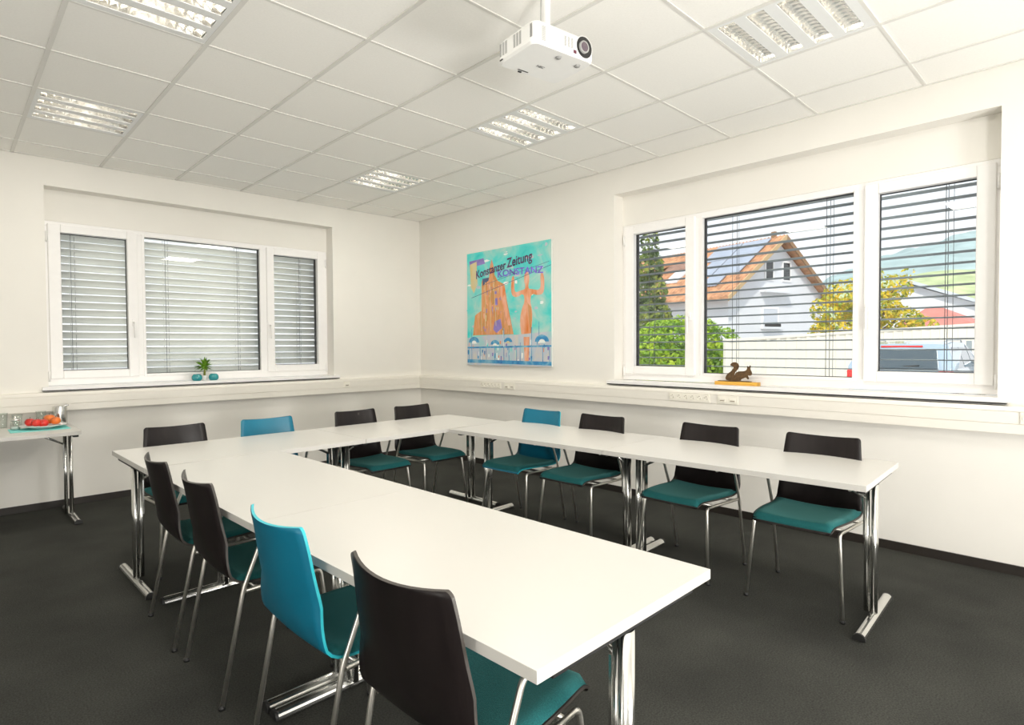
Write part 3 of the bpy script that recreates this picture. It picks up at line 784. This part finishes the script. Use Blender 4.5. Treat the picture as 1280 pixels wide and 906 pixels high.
# ------------------------------------------------------------------ ceiling lamps
def lamp(label, cell, first=[None]):
    x0, x1, y0, y1 = cell; cx, cy = (x0+x1)/2, (y0+y1)/2
    if first[0] is None:
        t = thing('ceiling_lamp', label, 'ceiling lamp', (cx, cy, HZ), 0, 'recessed louvre lamps in the ceiling')
        h = .612/2; b = MB()
        ty = [-.2175, -.0725, .0725, .2175]; tw = .043; tl = .275
        # face panel with four slots
        edges = [-h]+sum([[q-tw, q+tw] for q in ty], [])+[h]
        for i in range(0, len(edges), 2): b.box((-h, edges[i], .0), (h, edges[i+1], .012))
        for q in ty:
            for s in (-1, 1): b.box((s*tl, q-tw, .0), (s*h, q+tw, .012))
        b.box((-h, -h, .012), (-h+.004, h, .10)).box((h-.004, -h, .012), (h, h, .10)).box((-h, -h, .012), (h, -h+.004, .10)).box((-h, h-.004, .012), (h, h, .10))
        b.box((-h, -h, .098), (h, h, .103))
        b.build('housing', M['lampw'], t)
        for q in ty:
            b = MB(); n = 10; pts = []
            for k in range(n+1):
                a = PI*k/n; pts.append((q-tw*math.cos(a), .075*math.sin(a)**.7+.004))
            vs = [(-tl, p, zz) for p, zz in pts]+[(tl, p, zz) for p, zz in pts]
            b.add(vs, [(i, i+1, n+1+i+1, n+1+i) for i in range(n)], True)
            for s in (-1, 1): b.add([(s*tl, p, zz) for p, zz in pts], [tuple(range(n+1))])
            r = b.build('reflector', M['lampm'], t)
            b = MB(); N = 13
            for k in range(1, N):
                x = -tl+2*tl*k/N
                vs = []
                for s, hh in ((-1, .004), (0, .004), (1, .004)): vs.append((x, q+s*tw, .004))
                vs = [(x, q-tw, .006), (x, q, .012), (x, q+tw, .006), (x-.007, q+tw*.93, .036), (x-.007, q, .030), (x-.007, q-tw*.93, .036),
                      (x+.007, q+tw*.93, .036), (x+.007, q, .030), (x+.007, q-tw*.93, .036)]
                b.add(vs, [(0, 1, 4, 5), (1, 2, 3, 4), (0, 8, 7, 1), (1, 7, 6, 2)])
            b.build('louvre', M['lampm'], r)
            MB().tube([(-tl+.01, q, .058), (tl-.01, q, .058)], .008, 10).build('lamp_tube', M['lampt'], r)
        first[0] = t; return t
    t = copy_tree(first[0]); t.location = (cx, cy, HZ); tag(t, label, 'ceiling lamp', 'recessed louvre lamps in the ceiling'); return t
LL = ['recessed four-strip lamp in the ceiling right of the projector, above the big window', 'recessed four-strip lamp in the ceiling, directly beyond the projector', 'small-looking recessed ceiling lamp closest to the room corner',
      'recessed ceiling lamp cut by the top edge of the photo, on the left', 'recessed ceiling lamp on the far left, seen nearly edge-on']
for k in range(5): lamp(LL[k], lampcells[k])
LP = 8.6
FE = 43.0
for k, (x0, x1, y0, y1) in enumerate(lampcells):
    if k == 5: pass
    ld = bpy.data.lights.new('lamp_light', 'AREA'); ld.shape = 'RECTANGLE'; ld.size = .54; ld.size_y = .5; ld.energy = LP; ld.color = (1, .95, .86)
    lo = bpy.data.objects.new('lamp_light', ld); C.objects.link(lo); lo.location = ((x0+x1)/2, (y0+y1)/2, HZ-.004)

# ------------------------------------------------------------------ projector
pj = thing('projector', 'white ceiling projector with black round lens hanging upside down from a pole', 'projector', (-2.59, -4.445, 2.65), -.13)
def rrect(hx, hy, r):
    o_ = []
    for cx, cy, a0 in ((hx-r, hy-r, 0), (-hx+r, hy-r, PI/2), (-hx+r, -hy+r, PI), (hx-r, -hy+r, 1.5*PI)):
        for k in range(7): a = a0+PI/2*k/6; o_.append((cx+r*math.cos(a), cy+r*math.sin(a)))
    return o_
b = MB(); lo_, mi_, hi_ = rrect(.172, .125, .03), rrect(.18, .133, .036), rrect(.165, .118, .03); n = len(lo_)
vs = [(x, y, 0) for x, y in lo_]+[(x, y, .012) for x, y in mi_]+[(x, y, .082) for x, y in mi_]+[(x, y, .104) for x, y in hi_]
b.add(vs, [tuple(range(n))[::-1], tuple(range(3*n, 4*n))]+[(r*n+i, r*n+(i+1) % n, (r+1)*n+(i+1) % n, (r+1)*n+i) for r in range(3) for i in range(n)])
b.build('body', M['proj'], pj, bevel=.002)
def disc_y(b, cx, y, cz, r0, r1, y2, n=28, sxq=1):
    vs = []
    for (r, yy) in ((r0, y), (r1, y2)):
        for k in range(n):
            a = 2*PI*k/n; vs.append((cx+r*math.cos(a), yy, cz+r*math.sin(a)*sxq))
    b.add(vs, [(k, (k+1) % n, n+(k+1) % n, n+k) for k in range(n)], True)
LX, LZ = .108, .052
b = MB(); disc_y(b, LX, -.133, LZ, .050, .050, -.137); disc_y(b, LX, -.137, LZ, .050, .047, -.137); 
b.cur = 1; disc_y(b, LX, -.1362, LZ, .0478, .0001, -.1362)
ls = b.build('lens_surround', [M['proj'], M['black']], pj)
b = MB(); disc_y(b, LX-.006, -.136, LZ-.002, .027, .027, -.146); disc_y(b, LX-.006, -.146, LZ-.002, .027, .021, -.146); b.build('lens_ring', M['projg'], ls)
b = MB(); disc_y(b, LX-.006, -.1455, LZ-.002, .0215, .0001, -.149); b.build('lens_glass', M['lens'], ls)
def grille(x0, x1, z0, z1, face, n=7, nm='grille'):
    b = MB()
    for k in range(n):
        zz0 = z0+(z1-z0)*k/n; zz1 = zz0+(z1-z0)/n*.55
        if face == 'f': b.box((x0, -.1342, zz0), (x1, -.131, zz1))
        else: b.box((-.1812, x0, zz0), (-.178, x1, zz1))
    b.build(nm, M['projg'], pj)
grille(-.14, -.118, .016, .080, 'f', 12)
for x in (-.01, .01, .03): grille(x, x+.014, .03, .075, 'f', 10)
for y0_ in (-.118, -.045, -.025, -.005, .055, .075, .095): grille(y0_, y0_+.013, .028, .085, 's', 10)
b = MB(); b.box((-.1835, .085, .008), (-.1805, .105, .013)); b.build('slot', M['black'], pj)
MB().box((.045, -.1352, .012), (.062, -.132, .026)).build('sensor_window', mat('ir_window', (.12, .03, .05), .2), pj)
b = MB(); b.box((-.08, .10, -.0012), (-.02, .106, .001)); b.box((-.068, .112, -.004), (-.05, .12, .001)); b.build('latch', M['black'], pj)
for x, y in ((.0, -.085), (.125, -.075)):
    MB().lathe([(0, -.006), (.011, -.006), (.014, 0), (0, 0)], (x, y, 0), 20).build('adjustable_foot', M['projg'], pj)
o = lettering('NEC', .022, 0, 0, 0, mat('logo_grey', (.15, .15, .15), .5), parent=pj, bold=.0004)
o.data.transform(Matrix.Translation((-.03, .035, -.0008)) @ Matrix.Rotation(PI, 4, 'X') @ Matrix.Rotation(0, 4, 'Z'))
b = MB(); b.box((-.09, -.07, .104), (.09, .07, .112)); b.box((-.06, -.05, .112), (.06, .05, .135)); b.lathe([(.05, .135), (.032, .16), (.022, .165), (.022, HZ-2.65)], n=20)
b.build('ceiling_mount', M['proj'], pj, bevel=0)
MB().lathe([(.045, HZ-2.65-.012), (.045, HZ-2.65), (.022, HZ-2.65), (.022, HZ-2.65-.012), (.045, HZ-2.65-.012)], n=24).build('ceiling_flange', M['proj'], pj)
for x, y in ((-.07, -.05), (.07, -.05), (-.07, .05), (.07, .05)):
    MB().lathe([(0, .128), (.006, .128), (.006, .112), (0, .112)], (x, y, 0), 8).build('mounting_screw', mat('brass', (.6, .42, .12), .3, 1) if (x, y) == (-.07, -.05) else bpy.data.materials['brass'], pj)
MB().tube([(-.045, -.02, .12), (-.045, -.02, HZ-2.65)], .003, 8).build('cable', M['projg'], pj)

# ------------------------------------------------------------------ outdoors
struct(MB().add([(T, -60, -.1), (600, -60, -.1), (600, 600, -.1), (-60, 600, -.1), (-60, T, -.1), (T, T, -.1)], [(0, 1, 2, 3, 4, 5)]).build('ground', M['asphalt']))

# panel wall (garage fronts)
fa, fb = out(905, 19), out(1235, 20.5)
fw_ = thing('panel_fence', 'long cream wall of upright panels across the yard behind the car', 'fence', (fa.x, fa.y, -.1), math.atan2(fb.y-fa.y, fb.x-fa.x))
FL_ = (fb-fa).to_2d().length; za, zb_ = 1.62, 2.16
b = MB(); b.prism([(0, 0), (FL_, 0), (FL_, zb_), (0, za)], -.05, .05, 'y'); b.build('panel_wall', M['fence'], fw_)
b = MB(); k = 0; x = .0
while x < FL_:
    b.box((x, -.075, 0), (x+.13, -.05, za+(zb_-za)*x/FL_-.02)); x += .36
b.build('ribs', M['fence'], fw_)
b = MB(); b.prism([(0, za-.03), (FL_, zb_-.03), (FL_, zb_+.05), (0, za+.05)], -.09, .09, 'y'); b.build('coping', M['fence'], fw_)

# house
gl, gr = (16.85, 40), (26.35, 45.4)
def cw(lat, dep, z=0):
    p = CAM+RH*lat+FH*dep; return Vector((p.x, p.y, z))
A, B_ = cw(*gl), cw(*gr); ax = (B_-A); GWd = ax.length; ang = math.atan2(ax.y, ax.x)
hs = thing('house', 'white gabled house with orange tiled roof and solar panels beyond the yard', 'house', (A.x, A.y, -.1), ang)
EH, RH_, DL = 5.15, 9.15, 15.0
b = MB(); b.prism([(0, 0), (GWd, 0), (GWd, EH), (GWd/2, RH_-.25), (0, EH)], 0, DL, 'y'); b.build('wall', M['render'], hs)
mid = GWd/2; sl = (RH_-EH)/mid
def roofslab(x0, x1, mt, nm, y0=-.6, y1=DL+.6, th=.18, parent=hs):
    z = lambda x: RH_-sl*abs(x-mid)
    b = MB(); b.add([(x0, y0, z(x0)), (x1, y0, z(x1)), (x1, y1, z(x1)), (x0, y1, z(x0)), (x0, y0, z(x0)+th), (x1, y0, z(x1)+th), (x1, y1, z(x1)+th), (x0, y1, z(x0)+th)],
          [(0, 3, 2, 1), (4, 5, 6, 7), (0, 1, 5, 4), (1, 2, 6, 5), (2, 3, 7, 6), (3, 0, 4, 7)])
    return b.build(nm, mt, parent)
rf = roofslab(-.8, mid, M['rooftile'], 'roof_slope'); roofslab(mid, GWd+.8, M['rooftile'], 'roof_slope')
# bargeboards
for x0, x1 in ((-.8, mid), (mid, GWd+.8)):
    z = lambda x: RH_-sl*abs(x-mid)
    b = MB(); b.add([(x0, -.68, z(x0)-.16), (x1, -.68, z(x1)-.16), (x1, -.6, z(x1)-.16), (x0, -.6, z(x0)-.16), (x0, -.68, z(x0)+.2), (x1, -.68, z(x1)+.2), (x1, -.6, z(x1)+.2), (x0, -.6, z(x0)+.2)],
          [(0, 3, 2, 1), (4, 5, 6, 7), (0, 1, 5, 4), (1, 2, 6, 5), (2, 3, 7, 6), (3, 0, 4, 7)])
    b.build('bargeboard', M['barge'] if x0 < 0 else M['woodt'], hs)
# ribs of tiles on the visible slope
b = MB(); z = lambda x: RH_-sl*abs(x-mid)+.18
y = -.5
while y < DL+.5:
    b.add([(-.8, y, z(-.8)), (mid, y, z(mid)), (mid, y+.12, z(mid)), (-.8, y+.12, z(-.8)), (-.8, y+.06, z(-.8)+.07), (mid, y+.06, z(mid)+.07)], [(0, 1, 5, 4), (4, 5, 2, 3)])
    y += .3
b.build('tile_ridges', M['rooftile'], rf)
def on_slope(xa, xb, ya, yb, h0, h1, mt, nm):
    b = MB(); b.add([(xa, ya, z(xa)+h0), (xb, ya, z(xb)+h0), (xb, yb, z(xb)+h0), (xa, yb, z(xa)+h0), (xa, ya, z(xa)+h1), (xb, ya, z(xb)+h1), (xb, yb, z(xb)+h1), (xa, yb, z(xa)+h1)],
          [(0, 3, 2, 1), (4, 5, 6, 7), (0, 1, 5, 4), (1, 2, 6, 5), (2, 3, 7, 6), (3, 0, 4, 7)])
    return b.build(nm, mt, hs)
for (xa, xb, ya, yb) in ((3.3, 5.1, .3, 2.5), (3.3, 5.1, 2.6, 4.8), (1.5, 3.2, .3, 2.5), (1.5, 3.2, 2.6, 3.9), (.3, 1.4, 1.2, 2.6)): on_slope(xa, xb, ya, yb, .08, .16, M['solar'], 'solar_panel')
on_slope(1.3, 2.6, 5.6, 6.8, .05, .2, M['render'], 'skylight'); on_slope(2.7, 3.6, 5.0, 8.4, .05, .14, M['rooftile_d'], 'roof_flashing')
# dormer towards the rear
b = MB(); b.box((.4, 8.8, EH+.3), (4, 12.6, EH+1.75)); b.build('dormer', M['render'], hs)
b = MB(); b.add([(-.3, 8.4, EH+1.7), (4.3, 8.4, EH+3.1), (4.3, 13, EH+3.1), (-.3, 13, EH+1.7), (-.3, 8.4, EH+1.9), (4.3, 8.4, EH+3.3), (4.3, 13, EH+3.3), (-.3, 13, EH+1.9)], [(0, 3, 2, 1), (4, 5, 6, 7), (0, 1, 5, 4), (1, 2, 6, 5), (2, 3, 7, 6), (3, 0, 4, 7)]); b.build('dormer_roof', M['rooftile'], hs)
for y_ in (9.2, 10.4, 11.6):
    MB().box((.36, y_, EH+.75), (.42, y_+.8, EH+1.45)).build('window', M['glassdark'], hs)
def hwin(x0, x1, z0, z1):
    w = MB(); ring(w, (x0-.12, x1+.12, z0-.12, z1+.12), (x0, x1, z0, z1), -.06, .0); o = w.build('window', M['pvc'], hs)
    MB().box((x0, -.03, z0), (x1, -.01, z1)).build('pane', M['glassdark'], o)
hwin(mid-1.45, mid-.65, RH_-2.95, RH_-1.7); hwin(mid+.55, mid+1.35, RH_-2.95, RH_-1.7)
w = MB(); ring(w, (3.6, 5.5, 2.8, 4.2), (3.75, 5.35, 2.95, 4.05), -.06, 0); o = w.build('window', M['pvc'], hs); MB().box((3.75, -.05, 2.95), (5.35, -.01, 4.05)).build('roller_shutter', mat('shutter_grey', (.62, .65, .70), .6), o)
MB().box((3.5, -.25, 2.62), (5.7, 0, 2.78)).box((3.5, -.25, 2.78), (3.56, -.2, 3.05)).box((3.5, -.25, 3.0), (5.7, -.2, 3.1)).build('window_ledge', M['render'], hs)
MB().box((3.7, -.22, 2.78), (5.5, -.19, 3.02)).build('flower_box', M['black'], hs)
MB().box((3.4, -.5, 5.2), (6.5, 0, 5.32)).build('ledge', M['render'], hs)
MB().tube([(GWd-.25, -.12, 0), (GWd-.25, -.12, EH)], .06, 8).build('downpipe', M['steel'], hs)
MB().box((mid-.12, .2, RH_+.1), (mid+.12, .5, RH_+.55)).build('ridge_vent', M['woodt'], hs)

# grey-roofed building and red roof
def gabled(name, label, pL, pR, depth_m, eave, ridge, wallm, roofm, pg=0, over=.4):
    ax = pR-pL; Lw = ax.length
    t = thing(name, label, 'building', (pL.x, pL.y, -.1), math.atan2(ax.y, ax.x))
    MB().prism([(0, 0), (Lw, 0), (Lw, eave), (Lw/2, ridge-.1), (0, eave)], 0, depth_m, 'y').build('wall', wallm, t)
    s_ = (ridge-eave)/(Lw/2)
    for x0, x1 in ((-over, Lw/2), (Lw/2, Lw+over)):
        zz = lambda x: ridge-s_*abs(x-Lw/2)
        b = MB(); b.add([(x0, -.5, zz(x0)), (x1, -.5, zz(x1)), (x1, depth_m, zz(x1)), (x0, depth_m, zz(x0)), (x0, -.5, zz(x0)+.25), (x1, -.5, zz(x1)+.25), (x1, depth_m, zz(x1)+.25), (x0, depth_m, zz(x0)+.25)],
              [(0, 3, 2, 1), (4, 5, 6, 7), (0, 1, 5, 4), (1, 2, 6, 5), (2, 3, 7, 6), (3, 0, 4, 7)]); b.build('roof_slope', roofm, t)
    return t
gabled('low_building', 'low pale building with shallow grey gable roof seen through the right window', out(1046, 50), out(1232, 44), 12, 4.3, 6.35, M['render'], M['greyroof'])
rA, rB = out(1118, 34), out(1222, 31); ax = rB-rA
t = thing('red_roofed_shed', 'low shed with faded red hipped roof beyond the panel fence', 'shed', (rA.x, rA.y, -.1), math.atan2(ax.y, ax.x))
Lr = ax.length
MB().box((.3, .3, 0), (Lr-.3, 4.2, 2.45)).build('wall', M['render'], t)
MB().add([(0, 0, 2.42), (Lr, 0, 2.38), (Lr, 4.5, 2.38), (0, 4.5, 2.42), (.9, 2.2, 3.62), (1.55, 2.2, 3.62)], [(0, 1, 5, 4), (1, 2, 5), (2, 3, 4, 5), (3, 0, 4), (0, 3, 2, 1)]).build('roof', M['redroof'], t)

# trees and bush
def foliage(blobs, n, leaf, seed, flat=1):
    r = random.Random(seed); b = MB()
    wts = [q[3]*q[4]*q[5] for q in blobs]
    for k in range(n):
        q = r.choices(blobs, wts)[0]
        while True:
            v = Vector((r.uniform(-1, 1), r.uniform(-1, 1), r.uniform(-1, 1)))
            if .3 < v.length < 1: break
        v = v.normalized()*(v.length**.35)
        p = Vector((q[0]+v.x*q[3], q[1]+v.y*q[4], q[2]+v.z*q[5]))
        nn = (v+Vector((r.uniform(-1, 1), r.uniform(-1, 1), r.uniform(-.4, 1)))).normalized()
        u = nn.orthogonal().normalized(); u = (Matrix.Rotation(r.uniform(0, 6.28), 3, nn) @ u); w = nn.cross(u); s_ = leaf*r.uniform(.6, 1.3)
        b.add([p-u*s_, p+w*s_*.55, p+u*s_, p-w*s_*.55], [(0, 1, 2, 3)])
    return b
def tree(name, label, base, blobs, n, leaf, mt, seed, trunk_h=1.5, cat='tree', tr=.12):
    t = thing(name, label, cat, (base.x, base.y, -.1))
    b = MB(); b.tube([(0, 0, 0), (.05, 0, trunk_h*.6), (0, .05, trunk_h)], [tr, tr*.8, tr*.4], 10)
    rr = random.Random(seed)
    for k in range(9):
        q = rr.choice(blobs); b.tube([(0, 0, trunk_h*rr.uniform(.4, .9)), (q[0]*.5, q[1]*.5, (trunk_h+q[2])/2), (q[0], q[1], q[2])], [tr*.4, tr*.25, tr*.1], 6)
    b.build('trunk', M['bark'], t); foliage(blobs, n, leaf, seed).build('foliage', mt, t)
    return t
p = out(812, 23.5)
tree('evergreen_tree', 'tall narrow dark green tree at the far left of the big window view', p,
     [(0, 0, 5.5, .35, .35, .7), (.05, 0, 4.6, .55, .5, .7), (.1, 0, 3.6, .72, .6, .8), (.15, 0, 2.6, .95, .7, .8), (.2, 0, 1.5, 1.1, .8, .9), (.1, 0, .6, 1.1, .8, .6)], 6500, .10, M['lv_dark'], 3, 3.5)
p = out(862, 21.3)
r_ = random.Random(5)
tree('leafy_bush', 'broad bright yellow-green bush left of the panel fence', p,
     [(RH*q*1.0).to_tuple()[:2]+(zc, rr, rr, hh) for q, zc, rr, hh in ((-1.7, 1.0, 1.1, 1.0), (-.9, 1.5, 1.1, .95), (0, 1.6, 1.1, 1.05), (.9, 1.35, 1.0, .85), (1.7, 1.0, .8, .75), (-.3, .7, 1.3, .8), (.5, .6, 1.2, .7))], 11000, .085, M['lv_bush'], 8, 1.0, 'bush', .08)
p = out(1092, 29)
tree('autumn_tree', 'loose yellow and green tree standing behind the panel fence', p,
     [(RH*q).to_tuple()[:2]+(zc, rr, rr, hh) for q, zc, rr, hh in ((-2.2, 3.2, .9, .7), (-1.3, 3.9, 1.1, .8), (-.2, 3.2, 1.3, .9), (.7, 4.2, 1.0, .7), (.9, 2.6, 1.3, .8), (2.2, 2.4, .8, .45), (-1.7, 2.2, 1.2, .7), (1.6, 4.9, .35, .3), (.1, 5.0, .35, .25), (.2, 1.6, 2.0, .7), (-2.6, 2.0, .6, .6))], 7000, .11, M['lv_yel'], 12, 3)

# hills
def hill(name, label, prof, dep, thick, mt, cat='hill', seed=1, bump=1.0):
    t_ = []
    b = MB(); rows = 14; n = len(prof)
    pts = []
    # densify
    dense = []
    for i in range(n-1):
        for k in range(12): q = k/12; dense.append((prof[i][0]*(1-q)+prof[i+1][0]*q, prof[i][1]*(1-q)+prof[i+1][1]*q))
    dense.append(prof[-1]); N = len(dense); vs = []
    for j in range(rows+1):
        s = j/rows; dd = dep-thick*(1-s)
        for (px_, py_) in dense:
            top = 1.366+(433.7-py_)/FPX*dep
            base = out(px_, dd)
            hgt = -.2+(top+.2)*math.sin(s*PI/2)
            hgt += bump*noise.noise(Vector((base.x*.06, base.y*.06, seed)))*s
            vs.append((base.x, base.y, hgt))
    fs = [(j*N+i, j*N+i+1, (j+1)*N+i+1, (j+1)*N+i) for j in range(rows) for i in range(N-1)]
    # back side
    back = [(v[0]+FH.x*thick*.6, v[1]+FH.y*thick*.6, -.2) for v in vs[rows*N:]]
    n0 = len(vs); vs += back
    fs += [(rows*N+i, rows*N+i+1, n0+i+1, n0+i) for i in range(N-1)]
    b.add(vs, fs, True)
    return tag(b.build(name, mt), label, cat)
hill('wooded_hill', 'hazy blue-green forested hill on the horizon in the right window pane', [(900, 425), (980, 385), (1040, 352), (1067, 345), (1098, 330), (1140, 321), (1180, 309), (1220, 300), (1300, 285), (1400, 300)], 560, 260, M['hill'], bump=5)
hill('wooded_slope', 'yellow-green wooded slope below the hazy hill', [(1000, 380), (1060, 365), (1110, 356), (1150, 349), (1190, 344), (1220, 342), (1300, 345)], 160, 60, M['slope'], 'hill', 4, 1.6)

# car
cx_, cy_ = 9.75, -4.03
car = thing('parked_car', 'silver-blue estate car parked tail towards the window, roof rails on top', 'car', (cx_, cy_+.9, -.1), 0)
W2 = .90
side = [(0.0, .35), (-.03, .55), (0.02, .80), (.12, 1.0), (.30, 1.38), (.42, 1.46), (1.2, 1.52), (2.2, 1.50), (2.55, 1.42), (3.35, .98), (4.25, .86), (4.42, .62), (4.42, .30), (3.95, .26), (.5, .26)]
b = MB(); vs = []; nS = len(side)
def hwid(x, zc):
    w = W2
    if zc > .95: w -= (zc-.95)*.30
    if x < .1 or x > 4.2: w -= .06
    return w
for s in (-1, 1):
    for x, zc in side: vs.append((x, s*hwid(x, zc), zc))
vs2 = [(x, 0, zc+(.02 if zc > 1.3 else 0)) if .1 < x < 4.2 else (x-(.05 if x < 1 else -.06), 0, zc) for x, zc in side]
allv = vs[:nS]+vs2+vs[nS:]
fs = []
for r in (0, 1):
    for i in range(nS): fs.append((r*nS+i, r*nS+(i+1) % nS, (r+1)*nS+(i+1) % nS, (r+1)*nS+i))
fs.append(tuple(range(nS))); fs.append(tuple(range(2*nS, 3*nS)))
b.add(allv, fs, False); b.build('body', M['carpaint'], car, bevel=.03)
b = MB(); b.add([(.075, -.66, .98), (.075, .66, .98), (.265, .60, 1.36), (.265, -.60, 1.36), (.055, -.66, .98), (.055, .66, .98), (.245, .60, 1.36), (.245, -.60, 1.36)], [(0, 1, 2, 3), (4, 7, 6, 5), (0, 4, 5, 1), (1, 5, 6, 2), (2, 6, 7, 3), (3, 7, 4, 0)]); b.build('rear_window', M['carglass'], car)
MB().box((.30, -.36, 1.405), (.335, .36, 1.44)).build('brake_light', M['red'], car)
for s in (-1, 1):
    nm = 'tail_light'
    MB().box((-.02, s*.66, .66), (.10, s*.905, .93)).build(nm, M['red'], car, bevel=.02)
    b = MB()
    for x0, x1 in ((.50, 1.25), (1.32, 2.15), (2.22, 2.9)):
        zt = 1.40; zb = .98
        xt1 = x1 if x1 < 2.5 else 2.45
        xt0 = x0+(.12 if x0 < .6 else 0)
        b.add([(x0-.05 if x0 < .6 else x0, s*(hwid(1, zb)+.006), zb), (x1, s*(hwid(1, zb)+.006), zb), (xt1, s*(hwid(1, zt)+.006), zt), (xt0, s*(hwid(1, zt)+.006), zt)], [(0, 1, 2, 3)])
    b.build('side_window', M['carglass'], car, solid=.006)
    MB().tube(fillet([(.45, s*.70, 1.46), (.55, s*.70, 1.54), (2.1, s*.70, 1.56), (2.25, s*.70, 1.47)], .05), .016, 8).build('roof_rail', M['steel'], car)
    for x in (.85, 3.6):
        b = MB(); n = 28
        for rr, y0_, y1_ in ((.32, .70, .91),):
            vs = []
            for yy in (s*y0_, s*y1_):
                for k in range(n): a = 2*PI*k/n; vs.append((x+rr*math.cos(a), yy, .32+rr*math.sin(a)))
            b.add(vs, [(k, (k+1) % n, n+(k+1) % n, n+k) for k in range(n)]+[tuple(range(n)), tuple(range(n, 2*n))])
        b.build('wheel', M['black'], car)
    MB().box((2.6, s*.90, .98), (2.78, s*1.08, 1.12)).build('wing_mirror', M['carpaint'], car, bevel=.02)
MB().box((-.075, -.26, .62), (-.055, .26, .73)).build('number_plate', M['porc'], car)
MB().box((-.10, -.86, .32), (.12, .86, .56)).build('bumper', M['carpaint'], car, bevel=.04)
MB().tube([(.10, .15, 1.0), (.06, -.35, 1.04)], .01, 6).build('rear_wiper', M['black'], car)
pb = out(1211, 17); tag(MB().box((-.06, -.06, 0), (.06, .06, 1.56)).build('steel_post', M['slat'], loc=(pb.x, pb.y, -.1), bevel=.005), 'square dark grey post right of the car', 'post')

# ------------------------------------------------------------------ light
w = bpy.data.worlds.new('world'); scene.world = w; w.use_nodes = True; nt = w.node_tree; bg = nt.nodes['Background']
tc = nt.nodes.new('ShaderNodeTexCoord'); sp = nt.nodes.new('ShaderNodeSeparateXYZ'); rp = nt.nodes.new('ShaderNodeValToRGB')
nt.links.new(tc.outputs['Generated'], sp.inputs[0]); nt.links.new(sp.outputs['Z'], rp.inputs['Fac']); nt.links.new(rp.outputs['Color'], bg.inputs['Color'])
rp.color_ramp.elements[0].position = 0.0; rp.color_ramp.elements[0].color = (.97, .98, 1, 1)
rp.color_ramp.elements[1].position = .6; rp.color_ramp.elements[1].color = (.72, .85, 1, 1)
bg.inputs['Strength'].default_value = .92
sd = bpy.data.lights.new('sun', 'SUN'); sd.energy = 2.5; sd.angle = .02; sd.color = (1, .94, .84)
so = bpy.data.objects.new('sun', sd); C.objects.link(so)
so.rotation_euler = Vector((.62, .25, -.75)).to_track_quat('-Z', 'Y').to_euler()
# fill lights added behind the camera to brighten ceiling and walls
for k, (loc, aim, e) in enumerate((((-6.5, -5.6, .8), (-4.6, -3.4, 3.0), FE*.3), ((-4.3, -8.2, 1.2), (-3.7, -6.2, 3.0), FE*2.0), ((-1.6, -8.1, .45), (-1.9, -5.4, 3.0), FE*1.35))):
    fd = bpy.data.lights.new('added_fill', 'AREA'); fd.shape = 'DISK'; fd.size = .9; fd.energy = e; fd.color = (1, .975, .94)
    fo = bpy.data.objects.new('added_fill', fd); C.objects.link(fo); fo.location = loc
    fo.rotation_euler = (Vector(aim)-Vector(loc)).to_track_quat('-Z', 'Y').to_euler()

vs_ = scene.view_settings; vs_.view_transform = 'Standard'; vs_.look = 'None'; vs_.gamma = 1; vs_.use_curve_mapping = False; vs_.exposure = .53
cy = scene.cycles; cy.use_denoising = True; cy.max_bounces = 14; cy.diffuse_bounces = 7; cy.glossy_bounces = 6; cy.transparent_max_bounces = 16
cy.sample_clamp_indirect = 6; cy.caustics_reflective = False; cy.caustics_refractive = False
